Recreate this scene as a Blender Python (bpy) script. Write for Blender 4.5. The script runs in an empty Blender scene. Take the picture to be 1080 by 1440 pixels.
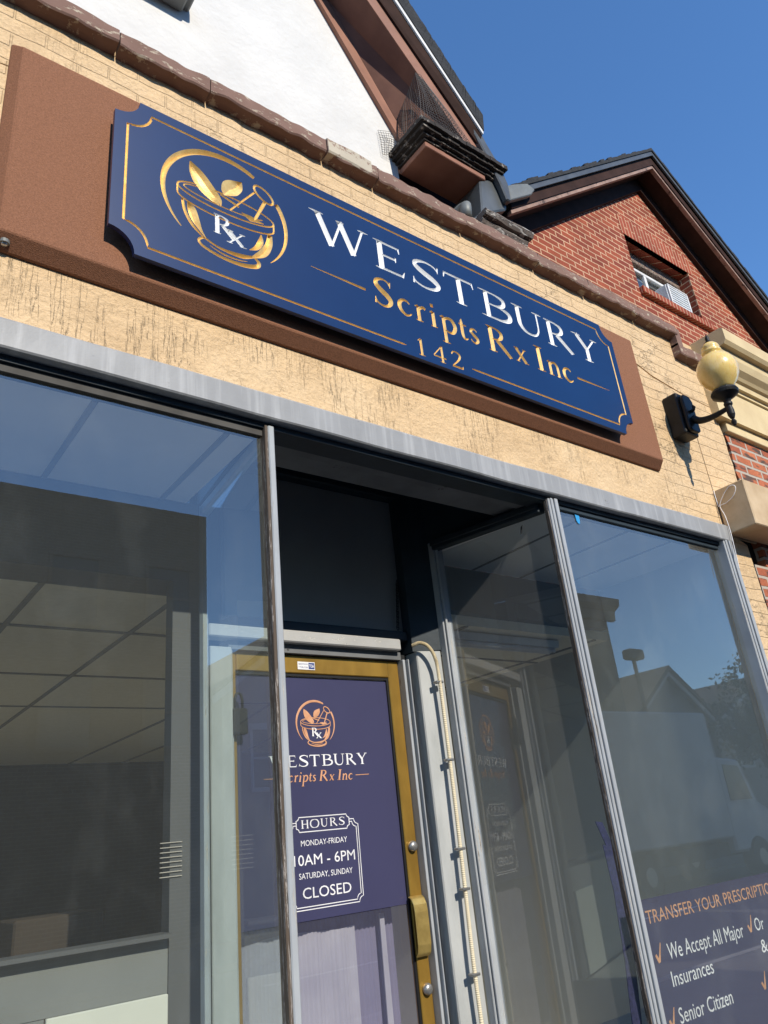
import bpy, bmesh, math, random
from mathutils import Vector, Matrix, noise as mnoise
random.seed(7)
SC = bpy.context.scene
C = SC.collection

# ---------------------------------------------------------------- camera
cam_d = bpy.data.cameras.new('camera'); cam = bpy.data.objects.new('camera', cam_d); C.objects.link(cam)
cam_d.sensor_fit = 'VERTICAL'; cam_d.sensor_height = 24.0; cam_d.lens = 24.0 * 1066.343 / 1440.0
cam_d.clip_start = 0.05; cam_d.clip_end = 600
cam.matrix_world = Matrix(((0.798146, -0.164774, -0.579493, 0.0), (-0.594311, -0.373049, -0.712481, -2.2),
                           (-0.098781, 0.913063, -0.395675, 1.6), (0, 0, 0, 1)))
SC.camera = cam

# ---------------------------------------------------------------- light
LDIR = Vector((0.05, 1.0, -0.65)).normalized()
EL = math.asin(-LDIR.z); AZ = math.atan2(-LDIR.x, -LDIR.y)
world = bpy.data.worlds.new('World'); SC.world = world; world.use_nodes = True
wn = world.node_tree.nodes; wl = world.node_tree.links
sky = wn.new('ShaderNodeTexSky'); sky.sky_type = 'NISHITA'; sky.sun_disc = False
sky.sun_elevation = EL; sky.sun_rotation = AZ; sky.air_density = 1.0; sky.dust_density = 0.0; sky.ozone_density = 6.0
hs = wn.new('ShaderNodeHueSaturation'); hs.inputs['Saturation'].default_value = 1.08
wl.new(sky.outputs['Color'], hs.inputs['Color']); wl.new(hs.outputs['Color'], wn['Background'].inputs['Color']); wn['Background'].inputs['Strength'].default_value = 0.15
sd = bpy.data.lights.new('sun', 'SUN'); sd.energy = 3.3; sd.angle = math.radians(0.5); sd.color = (1.0, 0.92, 0.79)
so = bpy.data.objects.new('sun', sd); C.objects.link(so); so.location = (0, -10, 12)
so.rotation_euler = LDIR.to_track_quat('-Z', 'Y').to_euler()
SC.view_settings.view_transform = 'Standard'; SC.view_settings.look = 'None'
SC.view_settings.exposure = 0.68; SC.view_settings.gamma = 1.0

# ---------------------------------------------------------------- helpers
class MB:
    def __init__(s): s.v = []; s.f = []
    def add(s, vs, fs):
        k = len(s.v); s.v += [tuple(p) for p in vs]; s.f += [tuple(i + k for i in f) for f in fs]
        return s
    def box(s, x0, x1, y0, y1, z0, z1):
        return s.add([(x0,y0,z0),(x1,y0,z0),(x1,y1,z0),(x0,y1,z0),(x0,y0,z1),(x1,y0,z1),(x1,y1,z1),(x0,y1,z1)],
                     [(0,3,2,1),(4,5,6,7),(0,1,5,4),(1,2,6,5),(2,3,7,6),(3,0,4,7)])
    def slab(s, poly, y0, y1):
        n = len(poly)
        return s.add([(x,y0,z) for x,z in poly] + [(x,y1,z) for x,z in poly],
                     [tuple(range(n)), tuple(range(2*n-1, n-1, -1))] + [(i,(i+1)%n,n+(i+1)%n,n+i) for i in range(n)])
    def plan(s, poly, z0, z1):
        n = len(poly)
        return s.add([(x,y,z0) for x,y in poly] + [(x,y,z1) for x,y in poly],
                     [tuple(range(n)), tuple(range(2*n-1, n-1, -1))] + [(i,(i+1)%n,n+(i+1)%n,n+i) for i in range(n)])
    def prof(s, poly, x0, x1, n=1, jit=0.0, fr=3.0, seed=0):
        m = len(poly); vs = []; fs = []
        for k in range(n+1):
            x = x0 + (x1-x0)*k/n
            for (y, z) in poly:
                d = mnoise.noise((x*fr, y*9+seed, z*9))*jit; e = mnoise.noise((x*fr+40, y*9, z*9+seed))*jit
                if y > -0.001 and poly[0][0] <= 0: d = 0
                vs.append((x, y+d, z+e))
        for k in range(n):
            for i in range(m):
                fs.append((k*m+i, k*m+(i+1)%m, (k+1)*m+(i+1)%m, (k+1)*m+i))
        fs += [tuple(range(m)), tuple(range(n*m+m-1, n*m-1, -1))]
        return s.add(vs, fs)
    def quad(s, a, b, c, d): return s.add([a,b,c,d], [(0,1,2,3)])
    def tube(s, pts, r, n=8, cap=True):
        pts = [Vector(p) for p in pts]; k = len(pts); vs = []; fs = []
        rr = r if isinstance(r, (list, tuple)) else [r]*k
        up = None
        for i, p in enumerate(pts):
            d = (pts[min(i+1,k-1)] - pts[max(i-1,0)]).normalized()
            if up is None: up = d.orthogonal().normalized()
            up = (up - d*up.dot(d)).normalized(); w = d.cross(up)
            for j in range(n):
                a = 2*math.pi*j/n; vs.append(p + (up*math.cos(a) + w*math.sin(a))*rr[i])
        for i in range(k-1):
            for j in range(n): fs.append((i*n+j, i*n+(j+1)%n, (i+1)*n+(j+1)%n, (i+1)*n+j))
        if cap: fs += [tuple(range(n)), tuple(range(k*n-1, (k-1)*n-1, -1))]
        return s.add(vs, fs)
    def lathe(s, prof, cx, cy, n=32, axis='z', c=None):
        vs = []; fs = []; k = len(prof)
        for r, h in prof:
            for j in range(n):
                a = 2*math.pi*j/n
                if axis == 'z': vs.append((cx+r*math.cos(a), cy+r*math.sin(a), h))
                else: vs.append((cx+r*math.cos(a), h, cy+r*math.sin(a)))       # axis y: cy is z
        for i in range(k-1):
            for j in range(n): fs.append((i*n+j, i*n+(j+1)%n, (i+1)*n+(j+1)%n, (i+1)*n+j))
        if prof[0][0] > 1e-6: fs.append(tuple(range(n)))
        if prof[-1][0] > 1e-6: fs.append(tuple(range(k*n-1, (k-1)*n-1, -1)))
        return s.add(vs, fs)
    def build(s, name, m, parent=None, bevel=0.0, smooth=False, recalc=True, seg=1):
        bm = bmesh.new()
        vs = [bm.verts.new(p) for p in s.v]
        for f in s.f:
            try: bm.faces.new([vs[i] for i in f])
            except ValueError: pass
        if recalc: bmesh.ops.recalc_face_normals(bm, faces=bm.faces)
        if bevel:
            es = [e for e in bm.edges if len(e.link_faces) == 2 and e.calc_face_angle(0) > 0.5]
            bmesh.ops.bevel(bm, geom=es, offset=bevel, segments=seg, affect='EDGES', profile=0.5)
        return link(name, bm, m, parent, smooth)

WLOC = {}
def link(name, bm, m, parent, smooth=False):
    if parent is not None: o0 = WLOC[parent.name]
    else:
        xs = [v.co for v in bm.verts]
        o0 = Vector(((min(p.x for p in xs)+max(p.x for p in xs))/2, (min(p.y for p in xs)+max(p.y for p in xs))/2, min(p.z for p in xs)))
    bmesh.ops.translate(bm, verts=bm.verts, vec=-o0)
    me = bpy.data.meshes.new(name); bm.to_mesh(me); bm.free()
    if smooth:
        for p in me.polygons: p.use_smooth = True
    me.materials.append(m)
    o = bpy.data.objects.new(name, me); C.objects.link(o)
    if parent is not None: o.parent = parent; WLOC[o.name] = o0.copy()
    else: o.location = o0; WLOC[o.name] = o0.copy()
    return o
def thing(name, label, cat, loc, group=None):
    o = bpy.data.objects.new(name, None); C.objects.link(o); o.location = loc; o.empty_display_size = 0.1
    WLOC[o.name] = Vector(loc); return tag(o, label, cat, group)
def tag(o, label, cat, group=None):
    o['label'] = label; o['category'] = cat
    if group: o['group'] = group
    return o
def struct(o): o['kind'] = 'structure'; return o

# ---------------------------------------------------------------- materials
def nodes(name):
    m = bpy.data.materials.new(name); m.use_nodes = True
    nt = m.node_tree; b = nt.nodes['Principled BSDF']
    return m, nt, b
def N(nt, t, **kw):
    n = nt.nodes.new(t)
    for k, v in kw.items():
        if k.startswith('_'): setattr(n, k[1:], v)
        else: n.inputs[k.replace('_', ' ')].default_value = v
    return n
def L(nt, a, b): nt.links.new(a, b)
def pos(nt, sx=1, sy=1, sz=1):
    g = N(nt, 'ShaderNodeNewGeometry')
    mp = N(nt, 'ShaderNodeVectorMath', _operation='MULTIPLY'); mp.inputs[1].default_value = (sx, sy, sz)
    L(nt, g.outputs['Position'], mp.inputs[0]); return mp.outputs[0]
def noise(nt, vec, scale, detail=4, rough=0.55):
    n = N(nt, 'ShaderNodeTexNoise', Scale=scale, Detail=detail, Roughness=rough); L(nt, vec, n.inputs['Vector']); return n.outputs['Fac']
def ramp(nt, fac, stops):
    r = N(nt, 'ShaderNodeValToRGB'); e = r.color_ramp.elements
    while len(e) < len(stops): e.new(0.5)
    for el, (p, c) in zip(e, stops):
        el.position = p; el.color = (*c, 1) if len(c) == 3 else c
    L(nt, fac, r.inputs['Fac']); return r.outputs['Color']
def mix(nt, fac, a, b, mode='MIX'):
    n = N(nt, 'ShaderNodeMix', _data_type='RGBA', _blend_type=mode)
    for sock, v in ((n.inputs['Factor'], fac), (n.inputs['A'], a), (n.inputs['B'], b)):
        if hasattr(v, 'is_linked'): L(nt, v, sock)
        elif isinstance(v, (int, float)): sock.default_value = v
        else: sock.default_value = (*v, 1)
    return n.outputs['Result']
def math_(nt, op, a, b=0.0, c=None):
    n = N(nt, 'ShaderNodeMath', _operation=op)
    for i, v in enumerate((a, b, c)):
        if v is None: continue
        if hasattr(v, 'is_linked'): L(nt, v, n.inputs[i])
        else: n.inputs[i].default_value = v
    return n.outputs[0]
def bump(nt, b, h, strength=0.3, dist=0.01, prev=None):
    n = N(nt, 'ShaderNodeBump', Strength=strength, Distance=dist); L(nt, h, n.inputs['Height'])
    if prev is not None: L(nt, prev, n.inputs['Normal'])
    L(nt, n.outputs[0], b.inputs['Normal']); return n.outputs[0]
def step(nt, v, a, b):
    n = N(nt, 'ShaderNodeMapRange'); n.inputs['From Min'].default_value = a; n.inputs['From Max'].default_value = b
    L(nt, v, n.inputs['Value']); return n.outputs[0]
def mk(name, c1, c2=None, scale=6, st=(1,1,1), rough=0.6, metal=0.0, bs=60, bstr=0.15, bdist=0.004, spec=0.4, coat=0.0, speck=None, lo=.35, hi=.65):
    m, nt, b = nodes(name)
    c2 = c2 or tuple(x*0.8 for x in c1)
    v = pos(nt, *st); f = noise(nt, v, scale, 5)
    col = ramp(nt, f, [(lo, c1), (hi, c2)])
    if speck:
        sc, thr, sc_col = speck
        s = step(nt, noise(nt, pos(nt), sc, 6, .7), thr, thr+.03)
        col = mix(nt, s, col, sc_col)
    L(nt, col, b.inputs['Base Color'])
    b.inputs['Roughness'].default_value = rough; b.inputs['Metallic'].default_value = metal
    b.inputs['Specular IOR Level'].default_value = spec; b.inputs['Coat Weight'].default_value = coat
    if bstr: bump(nt, b, noise(nt, pos(nt, *st), bs, 4), bstr, bdist)
    return m
def brickmat(name, c1, c2, mortar, w=0.215, h=0.073, ms=0.008, rot=False, strength=0.6, rough=0.85, dark=None, extra=None, varamt=.35, off=(0,0)):
    m, nt, b = nodes(name)
    g = N(nt, 'ShaderNodeNewGeometry'); sp = N(nt, 'ShaderNodeSeparateXYZ'); L(nt, g.outputs['Position'], sp.inputs[0])
    u = math_(nt, 'ADD', math_(nt, 'ADD', sp.outputs[0], sp.outputs[1]), off[0])
    cb = N(nt, 'ShaderNodeCombineXYZ')
    zz = math_(nt, 'ADD', sp.outputs[2], off[1])
    wob = math_(nt, 'MULTIPLY', math_(nt, 'SUBTRACT', noise(nt, pos(nt), 7, 2), .5), .012)
    zz = math_(nt, 'ADD', zz, wob)
    if rot: L(nt, zz, cb.inputs[0]); L(nt, u, cb.inputs[1])
    else: L(nt, u, cb.inputs[0]); L(nt, zz, cb.inputs[1])
    br = N(nt, 'ShaderNodeTexBrick', Scale=1.0); br.inputs['Brick Width'].default_value = w; br.inputs['Row Height'].default_value = h
    br.inputs['Mortar Size'].default_value = ms; br.inputs['Mortar Smooth'].default_value = 0.25; br.inputs['Bias'].default_value = 0.0
    br.inputs['Color1'].default_value = (*c1, 1); br.inputs['Color2'].default_value = (*c2, 1); br.inputs['Mortar'].default_value = (*mortar, 1)
    L(nt, cb.outputs[0], br.inputs['Vector'])
    n1 = noise(nt, pos(nt), 4, 5); n2 = noise(nt, pos(nt), 90, 4)
    col = mix(nt, varamt, br.outputs['Color'], ramp(nt, n2, [(.3, (.55,.55,.55)), (.7, (1.25,1.25,1.25))]), 'MULTIPLY')
    col = mix(nt, .5, col, ramp(nt, n1, [(.3, (.6,.6,.6)), (.7, (1.25,1.25,1.25))]), 'MULTIPLY')
    if dark:
        s = step(nt, noise(nt, pos(nt, 1, 1, 3), 5, 3), .52, .6)
        col = mix(nt, s, col, dark)
        col = mix(nt, br.outputs['Fac'], col, mortar)
    L(nt, col, b.inputs['Base Color']); b.inputs['Roughness'].default_value = rough; b.inputs['Specular IOR Level'].default_value = .25
    col = col
    h_ = math_(nt, 'ADD', math_(nt, 'MULTIPLY', br.outputs['Fac'], -1.0), math_(nt, 'MULTIPLY', n2, .5))
    bump(nt, b, h_, strength, .006)
    return m

def painted_brick():
    m, nt, b = nodes('cream painted brick')
    g = N(nt, 'ShaderNodeNewGeometry'); sp = N(nt, 'ShaderNodeSeparateXYZ'); L(nt, g.outputs['Position'], sp.inputs[0])
    cb = N(nt, 'ShaderNodeCombineXYZ'); L(nt, math_(nt, 'ADD', sp.outputs[0], sp.outputs[1]), cb.inputs[0])
    wob = math_(nt, 'MULTIPLY', math_(nt, 'SUBTRACT', noise(nt, pos(nt), 5, 3), .5), .035)
    L(nt, math_(nt, 'ADD', sp.outputs[2], wob), cb.inputs[1])
    br = N(nt, 'ShaderNodeTexBrick', Scale=1.0); br.inputs['Brick Width'].default_value = .24; br.inputs['Row Height'].default_value = .078
    br.inputs['Mortar Size'].default_value = .006; br.inputs['Mortar Smooth'].default_value = .6
    L(nt, cb.outputs[0], br.inputs['Vector'])
    # brick joints read on the upper and right of the wall, smooth render just above the shop window
    lower = math_(nt, 'MULTIPLY', step(nt, sp.outputs[2], 3.62, 3.42), step(nt, sp.outputs[0], 4.3, 3.9))
    upper = math_(nt, 'SUBTRACT', 1.0, lower)
    joint = math_(nt, 'MULTIPLY', br.outputs['Fac'], upper)
    n1 = noise(nt, pos(nt), 2.2, 6, .6); n2 = noise(nt, pos(nt), 60, 5, .65)
    col = ramp(nt, n1, [(.3, (.57,.40,.225)), (.5, (.66,.475,.275)), (.72, (.71,.53,.325))])
    col = mix(nt, .35, col, ramp(nt, n2, [(.35, (.7,.7,.7)), (.6, (1.1,1.1,1.1))]), 'MULTIPLY')
    col = mix(nt, math_(nt, 'MULTIPLY', math_(nt, 'MULTIPLY', joint, step(nt, noise(nt, pos(nt), 4, 3), .38, .6)), .4), col, (.40,.28,.15))
    # vertical hairline crazing in the render, random cracks elsewhere
    vn = noise(nt, pos(nt, 26, 26, 1.5), 1.5, 6, .62)
    vert = math_(nt, 'MULTIPLY', step(nt, math_(nt, 'ABSOLUTE', math_(nt, 'SUBTRACT', vn, .5)), .008, .002), step(nt, noise(nt, pos(nt), 3.5, 3), .45, .6))
    vert = math_(nt, 'MULTIPLY', vert, math_(nt, 'ADD', math_(nt, 'MULTIPLY', lower, .6), .08))
    cn = noise(nt, pos(nt, 1.3, 1.3, 2.2), 2.2, 9, .62)
    crack = math_(nt, 'MULTIPLY', step(nt, math_(nt, 'ABSOLUTE', math_(nt, 'SUBTRACT', cn, .5)), .006, .0015), step(nt, noise(nt, pos(nt), 1.3, 2), .58, .62))
    cr = math_(nt, 'MAXIMUM', vert, math_(nt, 'MULTIPLY', crack, .6))
    col = mix(nt, math_(nt, 'MULTIPLY', cr, .25), col, (.26,.17,.09))
    L(nt, col, b.inputs['Base Color']); b.inputs['Roughness'].default_value = .75; b.inputs['Specular IOR Level'].default_value = .3
    h = math_(nt, 'SUBTRACT', math_(nt, 'ADD', math_(nt, 'MULTIPLY', n2, .8), math_(nt, 'MULTIPLY', noise(nt, pos(nt), 9, 5), 2.2)), math_(nt, 'ADD', math_(nt, 'MULTIPLY', joint, .55), math_(nt, 'MULTIPLY', cr, 1.2)))
    bump(nt, b, h, .8, .013)
    return m

def peeling(name, paint, under, dark, thr=.56, st=(6,6,1.2), rough=.55, streak=None):
    m, nt, b = nodes(name)
    n1 = noise(nt, pos(nt, *st), 4, 8, .7)
    s = step(nt, n1, thr, thr+.025); s2 = step(nt, n1, thr+.05, thr+.07)
    col = mix(nt, s, ramp(nt, noise(nt, pos(nt), 5, 4), [(.3, paint), (.7, tuple(c*.82 for c in paint))]), under)
    col = mix(nt, s2, col, dark)
    if streak:
        k = step(nt, noise(nt, pos(nt, 22, 22, 1.2), 1.0, 5, .6), .5, .72)
        col = mix(nt, math_(nt, 'MULTIPLY', k, .7), col, streak)
    L(nt, col, b.inputs['Base Color']); b.inputs['Roughness'].default_value = rough; b.inputs['Specular IOR Level'].default_value = .35
    h = math_(nt, 'ADD', math_(nt, 'MULTIPLY', s, -1.0), math_(nt, 'MULTIPLY', noise(nt, pos(nt, *st), 30, 4), .4))
    bump(nt, b, h, .5, .003)
    return m

def glass(name, dust=0.05, tint=(.93,.97,.95), gain=1.0, dcol=(.62,.66,.62), smear=0.06, glow=.075):
    m = bpy.data.materials.new(name); m.use_nodes = True; nt = m.node_tree; nt.nodes.remove(nt.nodes['Principled BSDF'])
    out = nt.nodes['Material Output']
    lw = N(nt, 'ShaderNodeLayerWeight', Blend=0.5)
    p5 = math_(nt, 'POWER', lw.outputs['Facing'], 4.5)
    fr = math_(nt, 'MULTIPLY_ADD', p5, .85, glow); fr = math_(nt, 'MULTIPLY', fr, gain)
    tr = N(nt, 'ShaderNodeBsdfTransparent', Color=(*tint, 1)); gl = N(nt, 'ShaderNodeBsdfGlossy', Roughness=0.0)
    gl.inputs['Color'].default_value = (1,1,1,1)
    wv = N(nt, 'ShaderNodeBump', Strength=.02, Distance=.02); L(nt, noise(nt, pos(nt), 1.1, 1), wv.inputs['Height']); L(nt, wv.outputs[0], gl.inputs['Normal'])
    m1 = N(nt, 'ShaderNodeMixShader'); L(nt, fr, m1.inputs[0]); L(nt, tr.outputs[0], m1.inputs[1]); L(nt, gl.outputs[0], m1.inputs[2])
    df = N(nt, 'ShaderNodeBsdfDiffuse', Color=(*dcol, 1))
    sm = noise(nt, pos(nt, 1.6, 1, 1.0), 2.3, 7, .68); sp = step(nt, noise(nt, pos(nt), 120, 2), .74, .78)
    d = math_(nt, 'ADD', math_(nt, 'MULTIPLY', step(nt, sm, .5, .75), smear), math_(nt, 'MULTIPLY', sp, .12)); d = math_(nt, 'ADD', d, dust)
    m2 = N(nt, 'ShaderNodeMixShader'); L(nt, d, m2.inputs[0]); L(nt, m1.outputs[0], m2.inputs[1]); L(nt, df.outputs[0], m2.inputs[2])
    L(nt, m2.outputs[0], out.inputs['Surface']); return m

M_BEIGE = painted_brick()
M_STUCCO = mk('white stucco', (.66,.65,.62), (.585,.575,.55), 2.2, rough=.9, bs=22, bstr=.45, bdist=.012, spec=.2, speck=(14, .71, (.58,.58,.57)))
M_LEDGE = peeling('peeling brown stone', (.23,.14,.11), (.36,.28,.215), (.44,.38,.29), .56, (4,4,9), .95)
M_PANEL = mk('brown granular coating', (.31,.145,.083), (.20,.092,.052), 170, rough=.9, bs=330, bstr=.8, bdist=.004, spec=.2, speck=(420, .70, (.55,.33,.20)), lo=.3, hi=.7)
M_BLUE = mk('navy sign paint', (.003,.025,.100), (.0025,.021,.088), 3, rough=.32, bs=14, bstr=.03, bdist=.002, spec=.35, speck=(55, .74, (.08,.12,.25)))
M_BLUESIDE = mk('dark navy sign edge', (.006,.018,.07), rough=.5)
M_GOLD = mk('gold leaf', (.86,.60,.23), (.74,.48,.16), 40, rough=.42, metal=.45, bs=160, bstr=.25, bdist=.002)
M_WHITE = mk('white carved lettering', (.82,.83,.82), (.76,.77,.77), 12, rough=.5, bs=90, bstr=.08)
M_HEADER = peeling('weathered grey paint', (.305,.313,.32), (.21,.22,.225), (.10,.10,.10), .66, (3,3,6), .5, streak=(.44,.45,.455))
M_MULL = peeling('peeling grey mullion paint', (.37,.395,.415), (.46,.43,.38), (.07,.05,.04), .60, (14,14,1.1), .5)
M_MULLDK = peeling('bare weathered mullion wood', (.10,.075,.055), (.34,.31,.28), (.03,.025,.02), .53, (20,20,1.2), .75)
M_GREYBAR = peeling('worn grey metal bar', (.42,.42,.41), (.55,.54,.51), (.10,.10,.10), .60, (4,4,8), .45)
M_JAMB = mk('pale grey jamb paint', (.42,.435,.43), (.34,.355,.35), 5, st=(2,2,.6), rough=.6, bs=26, bstr=.25, speck=(26, .69, (.24,.26,.27)))
M_DKBLUE = mk('dark slate blue paint', (.020,.034,.046), (.013,.022,.03), 5, rough=.6, bs=30, bstr=.3)
M_SOFFIT = mk('dirty soffit paint', (.17,.175,.18), (.11,.115,.12), 4, rough=.8, bs=20, bstr=.3, speck=(9, .66, (.02,.02,.02)))
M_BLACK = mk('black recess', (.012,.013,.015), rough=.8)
M_TRANSOM = mk('grey transom board', (.30,.295,.28), (.25,.245,.235), 1.5, rough=.7, bs=3, bstr=.12, bdist=.02)
M_BRASS = mk('brass door frame', (.42,.25,.048), (.30,.175,.033), 9, st=(1,1,.4), rough=.38, metal=.55, bs=40, bstr=.1)
M_BRASSPL = mk('worn brass plate', (.66,.48,.16), (.52,.37,.12), 20, rough=.35, metal=.7, bs=70, bstr=.3)
M_STEEL = mk('steel', (.45,.44,.42), rough=.35, metal=.8)
M_VINYL = mk('navy violet vinyl', (.050,.050,.108), (.045,.045,.098), 2, rough=.30, bs=5, bstr=.02, coat=.6)
M_COPPER = mk('copper print', (.66,.35,.20), (.52,.25,.13), 22, rough=.5, bstr=0)
M_PRINT = mk('white print', (.80,.80,.82), rough=.5, bstr=0)
M_REDBRICK = brickmat('red brick', (.33,.078,.038), (.21,.045,.026), (.58,.38,.24), w=.158, h=.0555, ms=.0055, off=(0,.02))
M_SOLDIER = brickmat('soldier course brick', (.33,.075,.04), (.26,.055,.03), (.54,.35,.22), w=.21, h=.05, ms=.005, rot=True)
M_OLDBRICK = brickmat('old mixed brick', (.50,.165,.075), (.36,.105,.055), (.42,.37,.31), ms=.011, strength=1.0, dark=(.10,.065,.052))
M_BROWN = mk('brown trim paint', (.30,.135,.085), (.23,.10,.062), 6, rough=.65, bs=30, bstr=.25, speck=(16, .70, (.42,.33,.26)))
M_BROWNDK = mk('dark brown trim paint', (.050,.026,.020), (.034,.018,.014), 8, rough=.8, spec=.1, bs=30, bstr=.3, speck=(22, .70, (.30,.24,.2)))
M_OLDWOOD = peeling('dirty weathered moulding', (.030,.024,.020), (.085,.070,.058), (.30,.27,.23), .55, (6,6,6), .85)
M_SHINGLE = mk('black shingles', (.018,.019,.02), (.03,.031,.032), 25, rough=.9, bs=50, bstr=.8, bdist=.01)
M_DRIP = mk('white drip edge', (.75,.75,.74), rough=.5)
M_ZINC = mk('dark zinc flashing', (.105,.115,.12), (.075,.082,.088), 7, rough=.45, metal=.3, bs=20, bstr=.15)
M_OLDZINC = mk('dull grey flashing', (.19,.20,.19), (.14,.15,.145), 7, rough=.55, metal=.2)
M_WIRE = mk('wire mesh', (.12,.11,.10), rough=.6, metal=.4, bstr=0)
M_CREAM = mk('cream cornice paint', (.66,.53,.30), (.58,.45,.25), 5, rough=.7, bs=70, bstr=.3, speck=(30, .72, (.42,.32,.18)))
M_CAP = mk('tan block paint', (.60,.46,.29), (.46,.33,.19), 5, rough=.7, bs=40, bstr=.2, speck=(20, .70, (.3,.2,.1)))
M_LAMPBLK = mk('black lamp metal', (.010,.010,.010), (.016,.016,.016), 20, rough=.45, bs=60, bstr=.1, spec=.25)
M_PLASTER = mk('dark putty grey paint', (.095,.097,.097), (.085,.086,.086), 2, rough=.7, bs=20, bstr=.08)
M_GREYPANEL = mk('grey beam and shaded panel', (.20,.205,.195), (.17,.175,.165), 1.5, rough=.7, bs=20, bstr=.05)
M_COLUMN_SUNBAND = mk('off white column and sunlit band', (.60,.60,.52), (.56,.56,.49), 2, rough=.7, bs=15, bstr=.05)
M_TILE = mk('ceiling tile', (.82,.78,.66), (.77,.73,.61), 30, rough=.9, bs=120, bstr=.25)
M_DISPCEIL = mk('display ceiling board', (.78,.78,.76), (.72,.72,.70), 3, rough=.8, bs=40, bstr=.1)
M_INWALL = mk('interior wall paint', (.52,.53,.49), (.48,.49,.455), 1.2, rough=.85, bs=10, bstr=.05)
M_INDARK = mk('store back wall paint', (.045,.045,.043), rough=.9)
M_FLOOR = mk('store floor', (.66,.61,.52), rough=.6)
M_SHELF = mk('pale display deck', (.50,.47,.40), (.42,.39,.33), 4, st=(1,6,1), rough=.6)
M_CURTAIN = mk('white curtain fabric', (.60,.60,.62), (.46,.46,.50), 3, rough=.9, bs=300, bstr=.2)
M_GRID = mk('ceiling grid metal', (.22,.21,.19), rough=.5)
M_CABLE = mk('cream cable sheath', (.72,.64,.46), (.64,.56,.40), 30, rough=.45)
M_ACW = mk('white plastic', (.66,.69,.70), (.58,.61,.62), 20, rough=.5)
M_TAPE = mk('blue masking tape', (.03,.33,.72), rough=.6)
M_BLKTAPE = mk('black tape', (.01,.01,.01), rough=.5)
M_SHEET = mk('torn violet film', (.06,.055,.14), (.03,.03,.06), 60, rough=.5)
M_ASPHALT = mk('asphalt', (.05,.05,.052), (.065,.065,.066), 30, rough=.9, bs=200, bstr=.5)
M_PAVE = mk('concrete pavement', (.13,.125,.118), (.10,.098,.092), 5, rough=.9, bs=80, bstr=.3)
M_KERB = mk('kerb stone', (.36,.35,.33), rough=.85)
M_MARK = mk('road paint', (.75,.75,.72), rough=.7)
M_FARDARK = brickmat('dark brown brick', (.13,.10,.085), (.10,.08,.07), (.2,.18,.16))
M_FARGREY = mk('grey siding', (.24,.24,.24), (.2,.2,.2), 3, st=(.3,.3,12), rough=.8)
M_FARTAN = mk('tan siding', (.30,.27,.23), (.26,.235,.2), 3, st=(.3,.3,12), rough=.8)
M_FARROOF = mk('far roof shingles', (.05,.048,.046), rough=.9)
M_FARWIN = mk('far window glass', (.03,.035,.04), rough=.1)
M_TRUCK = mk('truck white paint', (.46,.47,.48), (.40,.41,.42), 2, rough=.4)
M_TYRE = mk('tyre rubber', (.02,.02,.02), rough=.8)
M_LEAF = mk('leaves', (.05,.075,.03), (.08,.10,.04), 8, rough=.7)
M_BARK = mk('bark', (.08,.06,.045), rough=.9)
M_GLASSL = glass('dusty shop glass', .034, smear=.03, glow=.14)
M_GLASSR = glass('hazy shop glass', .05, smear=.04, glow=.15)
M_GLASSRET = glass('grimy return glass', .085, smear=.03, glow=.125, dcol=(.64,.66,.67), tint=(.90,.94,.95))
M_GLASSCLR = glass('clear return glass', .03, smear=.03, tint=(.82,.92,.90))
M_GLASSUP = glass('upper window glass', .03)
M_DOORGLASS = glass('violet tinted film glass', .20, tint=(.84,.84,.88), dcol=(.20,.20,.30), smear=.08)

def globe_glass():
    m, nt, b = nodes('amber glass')
    f = noise(nt, pos(nt, 1, 1, .35), 60, 5, .7)
    L(nt, ramp(nt, f, [(.3, (.74,.52,.15)), (.55, (.80,.60,.23)), (.75, (.66,.45,.12))]), b.inputs['Base Color'])
    b.inputs['Roughness'].default_value = .22; b.inputs['Subsurface Weight'].default_value = .6
    b.inputs['Subsurface Radius'].default_value = (.06,.045,.02); b.inputs['Coat Weight'].default_value = .4
    bump(nt, b, noise(nt, pos(nt, 1, 1, .3), 45, 4), .15, .004)
    return m
M_GLOBE = globe_glass()

# ---------------------------------------------------------------- ground, road
struct(MB().box(-60, 90, -3.4, 0.0, -.12, -.004).build('pavement', M_PAVE))
struct(MB().box(-60, 90, -3.55, -3.4, -.14, .0).build('kerb', M_KERB, bevel=.02))
struct(MB().box(-60, 90, -11.0, -3.55, -.4, -.13).build('road', M_ASPHALT))
struct(MB().box(-60, 90, -14.3, -11.0, -.12, -.002).build('far_pavement', M_PAVE))
struct(MB().box(-400, 400, -400, 400, -.6, -.41).build('ground', M_ASPHALT))
mb = MB()
for k in range(-6, 12): mb.box(k*6.0, k*6.0+3.0, -7.35, -7.23, -.13, -.126)
struct(mb.build('road_marking', M_MARK))

# ---------------------------------------------------------------- shop building
WZ0, WZ1 = 3.205, 4.74
shop = thing('shop_building', 'cream painted brick shopfront with white stucco gable and grey window frames', 'building', (2.0, 0.3, 0))
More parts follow.
